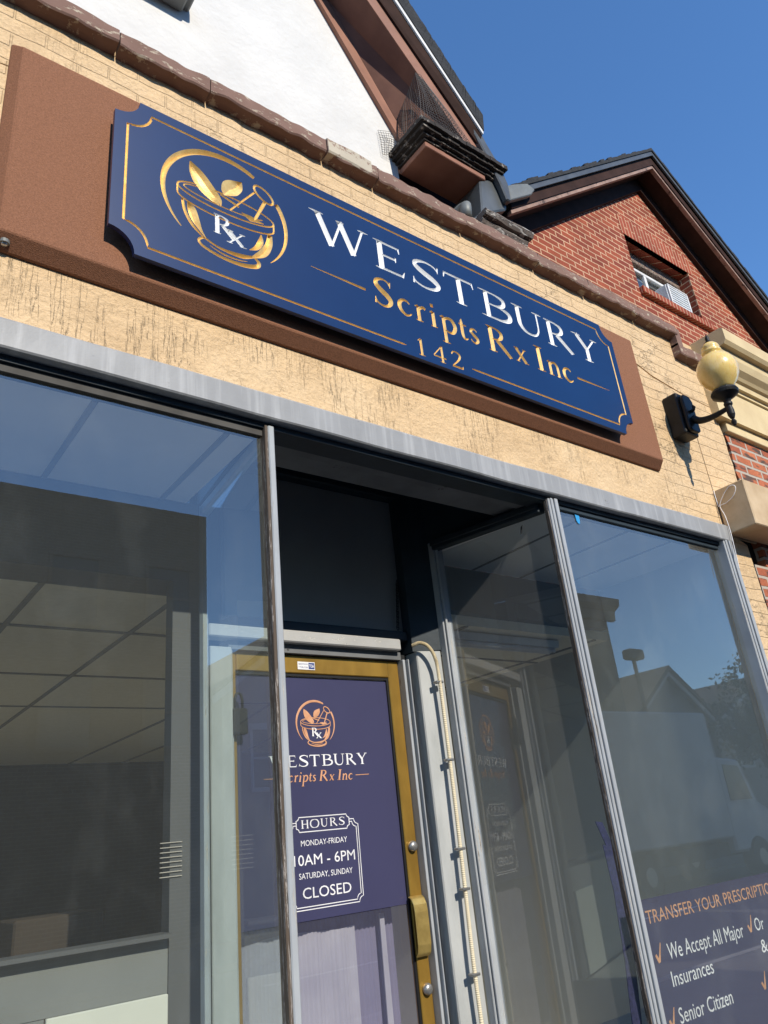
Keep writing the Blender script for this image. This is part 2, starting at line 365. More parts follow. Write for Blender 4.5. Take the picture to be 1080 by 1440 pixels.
# painted wall: body + a skin with ragged lower edge above the steel header
mb = MB().box(-3.0, 4.93, .012, .32, 3.2, WZ1)
mb.build('wall', M_BEIGE, shop)
pts_b = []; x = -3.0
while x < 4.55:
    pts_b.append((x, 3.212 + abs(mnoise.noise((x*5, 2, 0)))*(.034 if .2 < x < 1.5 else .02) + mnoise.noise((x*23, 5, 1))*.006 + (.016 if mnoise.noise((x*2.2, 9, 3)) > .35 else 0))); x += .035
top = []; x = -3.0
tl = lambda x: 4.335 + .02*math.sin(x*1.3) + mnoise.noise((x*3, 0, 7))*.018 + mnoise.noise((x*17, 1, 7))*.008
xs = []
while x < 3.9: xs.append(x); x += .03
lower_top = [(x, tl(x)) for x in xs]
mb = MB().slab(pts_b + [(4.555, 3.22), (4.555, 4.2), (4.2, 4.24), (4.0, 4.30)] + lower_top[::-1], -.001, .0125)
mb.build('wall', M_BEIGE, shop)
upper = [(x, tl(x) + .006 + abs(mnoise.noise((x*4, 3, 1)))*.02) for x in xs]
mb = MB().slab(upper + [(4.0, 4.315), (4.2, 4.255), (4.555, 4.21), (4.95, 4.20), (4.95, 4.72), (-3.0, 4.72)], -.0005, .0125)
mb.build('wall', M_BEIGE, shop)
rg2 = [(4.945 + mnoise.noise((z_*6, 3, 9))*.022 + mnoise.noise((z_*27, 3, 9))*.012, z_) for z_ in [3.16+i_*.035 for i_ in range(30)]]
MB().slab([(4.565, 3.16)] + rg2 + [(4.948, 4.192), (4.563, 4.202)], -.001, .0125).build('wall', M_BEIGE, shop)
# pilaster beside the right window, lower wall, bulkhead
rg = [(4.78 + mnoise.noise((z*4, 4, 4))*.015 + mnoise.noise((z*19, 4, 4))*.008, z) for z in [i*.06 for i in range(0, 53)]]
MB().slab([(4.53, 0)] + rg + [(4.53, 3.2)], -.01, .3).build('pilaster', M_BEIGE, shop)
MB().box(-3.0, 1.30, .0, .1, 0, .70).build('bulkhead', M_DKBLUE, shop)
MB().plan([(2.84, 0), (4.53, 0), (4.53, .1), (2.84, .1)], 0, .48).build('bulkhead', M_DKBLUE, shop)
# stone coping ledge with broken blocks
def ledge(x0, x1, z, seed):
    return MB().prof([(0.05, z-.06), (0, z-.06), (-.03, z-.052), (-.058, z-.048), (-.064, z-.040), (-.063, z), (-.062, z+.032), (-.054, z+.041), (.28, z+.044)], x0, x1, max(2, int((x1-x0)/.016)), .009, 15.0, seed)
edges = [-3.0, -1.6, -.2, .62, 1.02, 1.63, 1.94, 2.55, 3.15, 3.62, 4.15, 4.60]
mb = MB()
for i in range(len(edges)-1):
    dz = random.uniform(-.008, .008)
    ledge(edges[i]+.002, edges[i+1]-.004, 4.735+dz, i*3.1); mb.v, mb.f = mb.v, mb.f
    q = ledge(edges[i]+.002, edges[i+1]-.004, 4.735+dz, i*3.1); mb.add(q.v, q.f)
mb.build('stone_ledge', M_LEDGE, shop)
MB().prof([(0.05, 4.678), (-.03, 4.686), (-.060, 4.69), (-.066, 4.70), (-.0655, 4.78), (-.056, 4.790), (.05, 4.792)], 1.635, 1.90, 14, .006, 9, 5).build('ledge_patch', peeling('cream patched stone', (.52,.46,.36), (.30,.20,.15), (.2,.13,.1), .58, (5,5,6), .9), shop)
mb = MB()
q = ledge(4.575, 4.96, 4.575, 77); mb.add(q.v, q.f)
mb.box(4.575, 4.64, -.058, .28, 4.60, 4.75)
mb.build('stone_ledge', M_LEDGE, shop)
# steel header above the windows
mb = MB().prof([(.16, 3.10), (-.035, 3.098), (-.04, 3.104), (-.04, 3.20), (-.03, 3.212), (.014, 3.216)], -3.0, 4.535, 120, .0035, 3)
mb.build('header', M_HEADER, shop)
MB().box(-3.0, 4.53, .0, .10, 3.075, 3.097).build('header_trim', M_DKBLUE, shop)
# white gable
GA = lambda z: 1.914 + (6.554 - z)/1.583
zb = 4.74
MB().slab([(-3.0, zb), (2.437, zb), (2.437, 5.40), (GA(5.65), 5.65), (GA(6.6), 6.6), (GA(9.9), 9.9), (-.4, 9.9), (-3.0, 5.8)], .30, .5).build('gable_wall', M_STUCCO, shop)
# upper window of the white gable: only a corner of its sill shows
sw = MB().box(-.35, 1.07, .16, .31, 5.72, 5.80); sw.box(-.31, 1.03, .19, .30, 5.68, 5.72)
wf = MB().box(-.3, -.2, .24, .31, 5.80, 7.2).box(.92, 1.02, .24, .31, 5.80, 7.2).box(-.2, .92, .24, .31, 7.1, 7.2).box(.32, .40, .245, .31, 5.80, 7.1).build('gable_window_frame', M_ACW, shop, .008)
sw.build('sill', M_OLDZINC, wf, .01)
MB().box(-.2, .92, .28, .31, 5.80, 7.1).build('pane', M_FARWIN, wf)
# rake boards: polylines measured along the slope (x, z) at their own depth
def band(name, A, ya, B, yb, m, th=.02, parent=shop):
    mb = MB()
    for i in range(len(A)-1):
        a0, a1, b0, b1 = A[i], A[i+1], B[i], B[i+1]
        vs = [(a0[0],ya,a0[1]), (a1[0],ya,a1[1]), (b1[0],yb,b1[1]), (b0[0],yb,b0[1])]
        n = (Vector(vs[1])-Vector(vs[0])).cross(Vector(vs[3])-Vector(vs[0])).normalized()*th
        if n.x < 0 and abs(ya-yb) < .1 and False: n = -n
        bk = [tuple(Vector(p)-n if n.y < 0 else Vector(p)+n) for p in vs]
        mb.add(vs+bk, [(0,1,2,3), (4,5,6,7), (0,1,5,4), (1,2,6,5), (2,3,7,6), (3,0,4,7)])
    return mb.build(name, m, parent)
FR_A = [(GA(9.9), 9.9), (GA(6.6), 6.6), (GA(5.40)-.045, 5.40)]
FR_B = [(GA(9.9)+.11, 9.9), (GA(6.6)+.105, 6.6), (GA(5.40)+.035, 5.40)]
band('frieze_board', FR_A, .27, FR_B, .27, M_BROWN, .03)
S_A = [(GA(9.9)+.11, 9.9), (GA(6.6)+.105, 6.6), (GA(5.42)+.05, 5.42)]
S_B = [(-.40, 9.9), (2.03, 6.57), (2.86, 5.56)]
band('soffit', S_A, .272, S_B, .06, mk('weathered brown soffit', (.17,.075,.05), (.12,.05,.034), 5, rough=.8, bs=25, bstr=.3, speck=(20,.70,(.35,.27,.2))), .02)
F_B = [(-.30, 9.98), (2.10, 6.62), (2.92, 5.62)]
band('fascia', S_B, .055, F_B, .045, M_BROWN, .02)
F_C = [(-.22, 10.05), (2.17, 6.685), (2.935, 5.685)]
band('fascia_moulding', F_B, .03, F_C, .0, M_BROWNDK, .03)
F_D = [(-.205, 10.08), (2.19, 6.705), (2.94, 5.71)]
band('drip_edge', F_C, -.012, F_D, -.014, M_DRIP, .012)
F_E = [(-.12, 10.2), (2.27, 6.80), (2.962, 5.87)]
mb = MB()
for i in range(2):
    a0, a1, b0, b1 = F_D[i], F_D[i+1], F_E[i], F_E[i+1]
    n = 40
    for k in range(n):
        t0, t1 = k/n, (k+1)/n
        l = lambda p, q, t: (p[0]+(q[0]-p[0])*t, p[1]+(q[1]-p[1])*t)
        j = random.uniform(-.004, .004)
        A0, A1, B0, B1 = l(a0,a1,t0), l(a0,a1,t1), l(b0,b1,t0), l(b0,b1,t1)
        mb.slab([A0, A1, (B1[0]+j, B1[1]+j), (B0[0]+j, B0[1]+j)], -.02, 7.5)
mb.build('roof', M_SHINGLE, shop)
# cornice return at the foot of the rake
MB().box(2.45, 2.945, .05, .30, 5.345, 5.385).build('cornice_return_soffit', M_BROWN, shop, .004)
mb = MB()
for k, (o, z0, z1) in enumerate(((.010, 5.386, 5.405), (.030, 5.4055, 5.425), (.055, 5.4255, 5.45), (.075, 5.4505, 5.485))):
    n = 14
    for q in range(n):
        x0 = 2.45-o + (3.02+o-2.45+o)*q/n; x1 = 2.45-o + (3.02+o-2.45+o)*(q+1)/n
        mb.box(x0, x1-.001, .05-o+random.uniform(-.003,.003), .30, z0, z1+random.uniform(-.003,.0))
mb.build('cornice_return_moulding', M_OLDWOOD, shop)
MB().box(2.4375, 3.15, .36, .5, 4.74, 5.7).build('recess_wall', M_BROWNDK, shop)
# bird netting of real wires
def net(P, n1, n2, r, mb):
    l = lambda a, b, t: Vector(a).lerp(Vector(b), t)
    for i in range(n1+1):
        t = i/n1; a, b = l(P[0], P[1], t), l(P[3], P[2], t)
        mid = (a+b)/2 + Vector((mnoise.noise((i*.3,0,0))*.02, -.012+mnoise.noise((i*.2,3,0))*.015, 0)); mb.tube([a, mid, b], r, 4)
    for i in range(n2+1):
        t = i/n2; a, b = l(P[0], P[3], t), l(P[1], P[2], t)
        mid = (a+b)/2 + Vector((0, -.012, mnoise.noise((i*.3,7,0))*.02)); mb.tube([a, mid, b], r, 4)
mb = MB()
A_, B_, C_, D_, E_ = (2.46,.27,5.80), (2.46,.045,5.98), (2.40,.0,5.52), (2.42,.27,5.52), (2.86,.02,5.53)
net([A_, B_, C_, D_], 14, 17, .0013, mb); net([B_, (2.52,.04,5.95), E_, C_], 16, 20, .0013, mb)
net([(2.30,.285,5.62), (2.46,.275,5.66), (2.43,.27,5.44), (2.31,.285,5.42)], 8, 10, .0012, mb)
mb.build('bird_netting', M_WIRE, shop)
# metal flashing and the rain pipe in the valley between the gables
MB().slab([(2.86, 5.03), (3.115, 5.20), (3.118, 5.29), (3.10, 5.47), (2.90, 5.33)], .06, .34).build('valley_box', mk('grey zinc sheet', (.13,.14,.142), (.09,.098,.10), 6, rough=.4, metal=.3, bs=12, bstr=.2), shop, .01)
MB().slab([(2.85, 5.76), (2.90, 5.66), (2.985, 5.47), (3.04, 5.335), (3.072, 5.219), (3.113, 5.224), (3.117, 5.372), (3.08, 5.493), (2.985, 5.65), (2.945, 5.74)], .012, .058).build('valley_flashing', M_ZINC, shop, .008)
MB().slab([(3.129, 5.389), (3.20, 5.44), (3.352, 5.532), (3.424, 5.514), (3.37, 5.44), (3.138, 5.268)], .03, .075).build('roof_flashing', M_OLDZINC, shop, .006)
pp = [(2.70, .30, 4.93), (2.66, .16, 4.955), (2.66, .04, 4.95), (2.645, .0, 4.925), (2.635, -.0, 4.83)]
MB().tube(pp, .034, 14).build('rain_pipe', M_OLDZINC, shop, smooth=True)
mb = MB()
for k in range(4): mb.prof([(.34, 4.80+k*.05), (.10-k*.035, 4.80+k*.05), (.085-k*.035, 4.83+k*.05), (.09-k*.035, 4.845+k*.05), (.34, 4.845+k*.05)], 2.78+k*.01, 3.16+k*.02, 16, .012, 9, k)
mb.build('stone_bracket', peeling('streaked bracket stone', (.16,.13,.11), (.035,.028,.024), (.45,.42,.38), .5, (3,3,14), .85), shop)

# --- recess, door surround
MB().box(1.24, 2.92, .16, .30, 3.10, 3.46).build('recess_lintel', M_SOFFIT, shop)
MB().box(1.24, 2.92, .302, 1.0, 3.44, 3.47).build('recess_soffit', M_DKBLUE, shop)
MB().box(1.24, 2.92, .035, .158, 3.085, 3.10).build('header_soffit', M_SOFFIT, shop)
MB().box(1.50, 2.53, .86, .90, 2.60, 3.36).build('transom_panel', M_TRANSOM, shop)
MB().box(1.40, 2.62, .80, .90, 3.362, 3.435).build('transom_trim', M_DKBLUE, shop, .006)
MB().box(1.50, 2.53, .825, .88, 2.548, 2.598).build('transom_trim', M_DKBLUE, shop, .006)
MB().box(1.39, 2.455, .795, .87, 2.487, 2.545).build('transom_bar', M_GREYBAR, shop, .006)
MB().box(1.50, 2.475, .835, .93, 2.446, 2.486).build('door_head', M_SOFFIT, shop)
MB().plan([(2.532, .80), (2.665, .73), (2.70, .73), (2.70, .95), (2.532, .95)], 2.485, 3.44).build('recess_side', M_DKBLUE, shop)
MB().plan([(2.542, .785), (2.668, .735), (2.668, .90), (2.542, .90)], 0, 2.484).build('door_jamb', M_JAMB, shop, .005)
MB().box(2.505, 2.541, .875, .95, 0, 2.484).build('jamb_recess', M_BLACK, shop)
mb = MB().box(2.474, 2.489, .82, .93, 0, 2.445).box(2.489, 2.4975, .84, .93, 0, 2.445).box(2.4975, 2.504, .805, .93, 0, 2.445)
mb.build('jamb_moulding', M_MULL, shop, .002)
MB().box(1.395, 1.499, .80, .93, 0, 2.445).box(1.4995, 1.520, .835, .859, 0, 2.445).build('door_jamb', M_JAMB, shop, .004)
MB().box(1.30, 1.40, .80, .95, 3.09, 3.44).build('recess_side', M_DKBLUE, shop)
# windows: frames with panes
def window(poly0, poly1, z0, z1, gm):
    fr = MB()
    (x0, y0), (x1, y1) = poly0, poly1
    return fr
def mullion(name, x0, x1, y0, y1, z0, z1, m, side=None):
    fr = MB().box(x0, x1, y0, y1, z0, z1)
    w = x1-x0
    fr.box(x0+w*.18, x0+w*.40, y0-.008, y0-.0005, z0, z1); fr.box(x0+w*.55, x0+w*.9, y0-.012, y0-.0005, z0, z1)
    return fr.build(name, m, shop, .003)
mL = MB().box(1.262, 1.288, -.012, .035, .70, 3.085).build('window_mullion', M_MULL, shop, .004)
MB().box(1.249, 1.2615, -.009, .035, .70, 3.085).build('weathered_edge', M_MULLDK, mL, .002)
mR = mullion('window_mullion', 2.838, 2.905, -.012, .02, .48, 3.085, M_MULL)
MB().box(2.8325, 2.8375, -.004, .02, .48, 3.085).build('weathered_edge', M_MULLDK, mR, .002)
mP = mullion('window_mullion', 4.44, 4.528, -.03, .05, .48, 3.10, M_MULL)
MB().box(-3.0, 1.248, .0, .045, .70, .78).build('window_sill', M_MULL, shop, .004)
MB().box(2.906, 4.439, .0, .045, .48, .53).build('window_sill', M_MULL, shop, .004)
MB().box(-3.0, 1.248, .012, .04, 3.045, 3.074).build('window_head', mk('grimy head paint', (.075,.072,.068), (.045,.043,.04), 9, rough=.8), shop)
MB().box(2.906, 4.439, .012, .04, 3.05, 3.074).build('window_head', M_DKBLUE, shop, .003)
MB().quad((-3.0,.025,.78), (1.249,.025,.78), (1.249,.025,3.046), (-3.0,.025,3.046)).build('window_pane', M_GLASSL, shop, recalc=False)
MB().quad((2.906,.025,.53), (4.44,.025,.53), (4.44,.025,3.051), (2.906,.025,3.051)).build('window_pane', M_GLASSR, shop, recalc=False)
# return panes
MB().quad((1.276,.036,.74), (1.352,.79,.74), (1.352,.79,3.045), (1.276,.036,3.045)).build('return_pane', M_GLASSCLR, shop, recalc=False)
MB().quad((2.870,.0205,.60), (2.725,.70,.60), (2.725,.70,3.03), (2.870,.0205,3.03)).build('return_pane', M_GLASSRET, shop, recalc=False)
mb = MB().plan([(1.332,.77), (1.372,.77), (1.376,.815), (1.336,.815)], 0, 3.085); mb.plan([(1.373,.79), (1.384,.79), (1.386,.815), (1.377,.815)], 0, 3.085)
mb.build('return_post', M_MULL, shop, .002)
mb = MB().plan([(2.669,.69), (2.738,.69), (2.738,.735), (2.669,.735)], 0, 3.085); mb.plan([(2.676,.674), (2.69,.674), (2.695,.689), (2.68,.689)], 0, 3.085)
mb.build('return_post', M_MULL, shop, .003)
mb = MB().plan([(2.826,.05), (2.875,.05), (2.705,.69), (2.655,.69)], 3.03, 3.084); mb.plan([(2.815,.052), (2.8255,.052), (2.654,.69), (2.643,.69)], 3.05, 3.084)
mb.build('return_head', M_DKBLUE, shop, .004)
MB().plan([(2.84,.16), (2.90,.16), (2.72,.74), (2.66,.74)], 3.088, 3.44).build('return_fascia', M_DKBLUE, shop)
MB().plan([(1.26,.036), (1.30,.036), (1.385,.79), (1.34,.79)], 3.046, 3.084).build('return_head', M_JAMB, shop, .003)
MB().plan([(1.25,.16), (1.29,.16), (1.38,.79), (1.33,.79)], 3.088, 3.44).build('return_fascia', M_DKBLUE, shop)
MB().plan([(2.84,.05), (2.90,.05), (2.72,.69), (2.66,.69)], 0, .60).build('return_bulkhead', M_DKBLUE, shop)
MB().plan([(1.24,.05), (1.30,.05), (1.385,.79), (1.33,.79)], 0, .74).build('return_bulkhead', M_DKBLUE, shop)

# --- interior of the shop
def inside(name, mb, m, bev=0): return struct(mb.build(name, m, None, bev))
inside('shop_floor', MB().box(-3.0, 4.6, .96, 6.9, -.05, .15), M_FLOOR)
inside('recess_floor', MB().plan([(1.24,0), (2.92,0), (2.7,.94), (1.33,.94)], -.05, .06), M_PAVE)
MB().box(-3.0, 1.30, .12, .72, .70, .735).build('display_deck', M_SHELF, shop)
MB().plan([(2.91,.10), (4.46,.10), (4.46,1.0), (2.735,1.0), (2.735,.70)], .56, .60).build('display_deck', M_SHELF, shop)
inside('shop_ceiling', MB().box(-3.0, 4.6, .98, 6.9, 2.722, 2.78), M_TILE)
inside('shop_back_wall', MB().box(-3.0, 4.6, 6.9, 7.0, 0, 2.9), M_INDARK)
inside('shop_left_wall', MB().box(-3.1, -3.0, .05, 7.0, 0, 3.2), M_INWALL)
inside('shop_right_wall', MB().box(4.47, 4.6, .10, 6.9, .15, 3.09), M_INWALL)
mb = MB()
for x in (-1.70, -.48, .13, .74, 1.335, 2.53, 3.13, 4.33): mb.box(x-.012, x+.012, .985, 6.88, 2.714, 2.7215)
for y in (1.645, 2.65, 3.65): mb.box(-2.99, 4.46, y-.012, y+.012, 2.715, 2.7214)
struct(mb.build('ceiling_grid', M_GRID))
# left display: ceiling, partition with an opening
mb = MB().box(-3.0, 1.255, .05, .80, 3.08, 3.10)
MB().box(-3.0, 1.262, .10, .955, 3.078, 3.098).build('display_ceiling', M_DISPCEIL, shop)
for x in (-1.32, -.83, -.34, .16, .654, 1.147): MB().box(x-.011, x+.011, .10, .75, 3.071, 3.0775).build('ceiling_batten', M_GRID, shop)
mb = MB().box(-3.0, 1.325, .75, .95, 2.70, 3.077).box(1.205, 1.325, .75, .82, 1.362, 2.70).box(1.205, 1.325, .75, .82, .73, 1.362)
mb.build('display_partition', M_PLASTER, shop)
MB().box(-3.0, 1.204, .755, .82, 1.19, 1.362).build('partition_panel', M_GREYPANEL, shop)  # grey tone carries the shade on the panel above its sunlit band
MB().box(-3.0, 1.204, .70, .82, 1.362, 1.376).build('partition_sill', M_PLASTER, shop)
MB().box(.80, 1.200, .735, .752, .736, 1.19).build('sunlit_band', M_COLUMN_SUNBAND, shop, .003)  # sunlit part of the panel, built as a paler slab up to the shade line
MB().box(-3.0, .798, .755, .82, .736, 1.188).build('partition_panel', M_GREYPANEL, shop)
# right display: ceiling, beam
MB().plan([(2.91,.10), (4.465,.10), (4.465,.96), (2.735,.96), (2.735,.70)], 3.078, 3.098).build('display_ceiling', M_DISPCEIL, shop)
for x in (3.22, 3.64, 4.06): MB().box(x-.008, x+.008, .10, .955, 3.073, 3.0775).build('ceiling_batten', M_GRID, shop)
MB().box(2.72, 4.465, .962, 1.06, 2.80, 3.077).build('display_beam', M_GREYPANEL, shop)
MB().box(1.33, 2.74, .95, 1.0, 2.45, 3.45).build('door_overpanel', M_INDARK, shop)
for y in (1.13, 2.9):
    t = thing('fluorescent_lamp', ('unlit white strip lamp just behind the beam in the right window' if y < 2 else 'unlit strip lamp deeper inside the shop on the ceiling'), 'ceiling lamp', (3.4, y, 2.72), 'strip lamps on the shop ceiling')
    MB().prof([(y-.06, 2.714), (y-.05, 2.67), (y+.05, 2.67), (y+.06, 2.714)], 2.85, 4.05).build('lamp_tray', M_ACW, t)
    mb = MB(); mb.tube([(2.87, y-.025, 2.655), (4.03, y-.025, 2.655)], .014, 10); mb.tube([(2.87, y+.025, 2.655), (4.03, y+.025, 2.655)], .014, 10)
    mb.build('tube', M_PRINT, t, smooth=True)
# shop furniture: a pale carton and column seen through the left opening
MB().box(.42, .56, 2.0, 2.14, .15, 2.05).build('shop_column', M_COLUMN_SUNBAND, shop)
tag(MB().box(1.02, 1.45, 2.2, 2.6, .15, 1.42).build('storage_carton', mk('cardboard', (.045,.032,.022), rough=.8), None, .01), 'brown cardboard carton standing inside the dark shop behind the left window', 'box')

# --- door (a part of the building) with its frame, glass and vinyl
door = MB()
door.box(1.500, 1.546, .86, .905, .06, 2.444).box(2.402, 2.470, .86, .905, .06, 2.444).box(1.546, 2.402, .86, .905, 2.358, 2.444).box(1.546, 2.402, .86, .905, .06, .32)
door = door.build('door', M_BRASS, shop, .004)
MB().box(1.547, 2.397, .878, .884, 1.325, 2.344).build('vinyl_sign', M_VINYL, door)
MB().quad((1.547,.882,.32), (2.397,.882,.32), (2.397,.882,1.326), (1.547,.882,1.326)).build('door_glass', M_DOORGLASS, door, recalc=False)
mb = MB().box(2.391, 2.402, .868, .878, .32, 2.358).box(1.546, 2.391, .868, .878, 2.345, 2.358)
mb.build('glazing_bead', M_BLKTAPE, door)
mb = MB().lathe([(.0, .832), (.012, .833), (.021, .838), (.024, .848), (.024, .8595)], 2.436, 1.563, 20, 'y')
mb.build('lock_cylinder', M_STEEL, door, smooth=True)
MB().lathe([(.0, .832), (.012, .833), (.021, .838), (.024, .848), (.024, .8595)], 2.436, .984, 20, 'y').build('lock_cylinder', M_STEEL, door, smooth=True)
mb = MB().prof([(.858,1.355), (.851,1.355), (.835,1.345), (.822,1.32), (.818,1.29), (.818,1.16), (.826,1.125), (.840,1.11), (.846,1.114), (.832,1.13), (.825,1.16), (.825,1.29), (.829,1.318), (.84,1.338), (.852,1.347), (.858,1.347)], 2.385, 2.462)
mb.build('pull_plate', M_BRASSPL, door, .003)

# ---------------------------------------------------------------- lettering strokes (ridged ribbons)
def cr(pts, n=8):
    if len(pts) < 3: return pts
    out = []
    P = [pts[0]] + list(pts) + [pts[-1]]
    for i in range(1, len(P)-2):
        p0, p1, p2, p3 = P[i-1], P[i], P[i+1], P[i+2]
        for k in range(n):
            t = k/n
            out.append(tuple(.5*((2*b)+(-a+c)*t+(2*a-5*b+4*c-d)*t*t+(-a+3*b-3*c+d)*t**3) for a, b, c, d in zip(p0, p1, p2, p3)))
    out.append(tuple(pts[-1])); return out
CARVE = False
def ribbon(mb, pts, y, ridge=.35, cap=.012):
    if CARVE: return groove(mb, pts)
    # pts (x, z, width); ridged cross-section standing off the plane y towards -y
    vs = []; fs = []; k = len(pts)
    for i, (x, z, w) in enumerate(pts):
        a = pts[max(i-1, 0)]; b = pts[min(i+1, k-1)]
        dx, dz = b[0]-a[0], b[1]-a[1]; l = math.hypot(dx, dz) or 1
        nx, nz = -dz/l, dx/l; w = max(w, 1e-4); h = min(w*ridge, cap)
        vs += [(x+nx*w/2, y, z+nz*w/2), (x, y-h, z), (x-nx*w/2, y, z-nz*w/2)]
    for i in range(k-1):
        q = i*3; fs += [(q, q+1, q+4, q+3), (q+1, q+2, q+5, q+4)]
    fs += [(0, 2, 1), (3*k-3, 3*k-2, 3*k-1)]
    mb.add(vs, fs)
def groove(mb, pts, slope=.5, cap=.013):
    # closed V-section cutter: open side just in front of the board face, keel inside the board
    e = .0015; vs = []; fs = []; k = len(pts); j = random.uniform(0, .0006)
    closed = math.hypot(pts[0][0]-pts[-1][0], pts[0][1]-pts[-1][1]) < 1e-5
    if closed: pts = pts[:-1]; k -= 1
    for i, (x, z, w) in enumerate(pts):
        a = pts[(i-1) % k if closed else max(i-1, 0)]; b = pts[(i+1) % k if closed else min(i+1, k-1)]
        dx, dz = b[0]-a[0], b[1]-a[1]; l = math.hypot(dx, dz) or 1
        nx, nz = -dz/l, dx/l; w = max(w, .0025); h = min(w*slope, cap)+j
        q = w/2*(h+e)/h
        vs += [(x+nx*q, YS-e-j, z+nz*q), (x, YS+h, z), (x-nx*q, YS-e-j, z-nz*q)]
    n = k if closed else k-1
    for i in range(n):
        p, q = i*3, ((i+1) % k)*3
        fs += [(p, p+1, q+1, q), (p+1, p+2, q+2, q+1), (p+2, p, q, q+2)]
    if not closed: fs += [(0, 2, 1), (3*k-3, 3*k-2, 3*k-1)]
    mb.add(vs, fs)
T, t_ = .155, .06      # thick and thin strokes, in cap heights
def line(x0, z0, x1, z1, w0, w1=None): return ('l', [(x0, z0, w0), (x1, z1, w0 if w1 is None else w1)])
def curve(*p): return ('c', list(p))
def serif(x, z, half=.14, w=.045):
    return ('l', [(x-half, z, .02), (x-half*.45, z, w), (x+half*.45, z, w), (x+half, z, .02)])
def stem(x, z0=0, z1=1, w=T): return [line(x, z0, x, z1, w), serif(x, z0+.02), serif(x, z1-.02)]
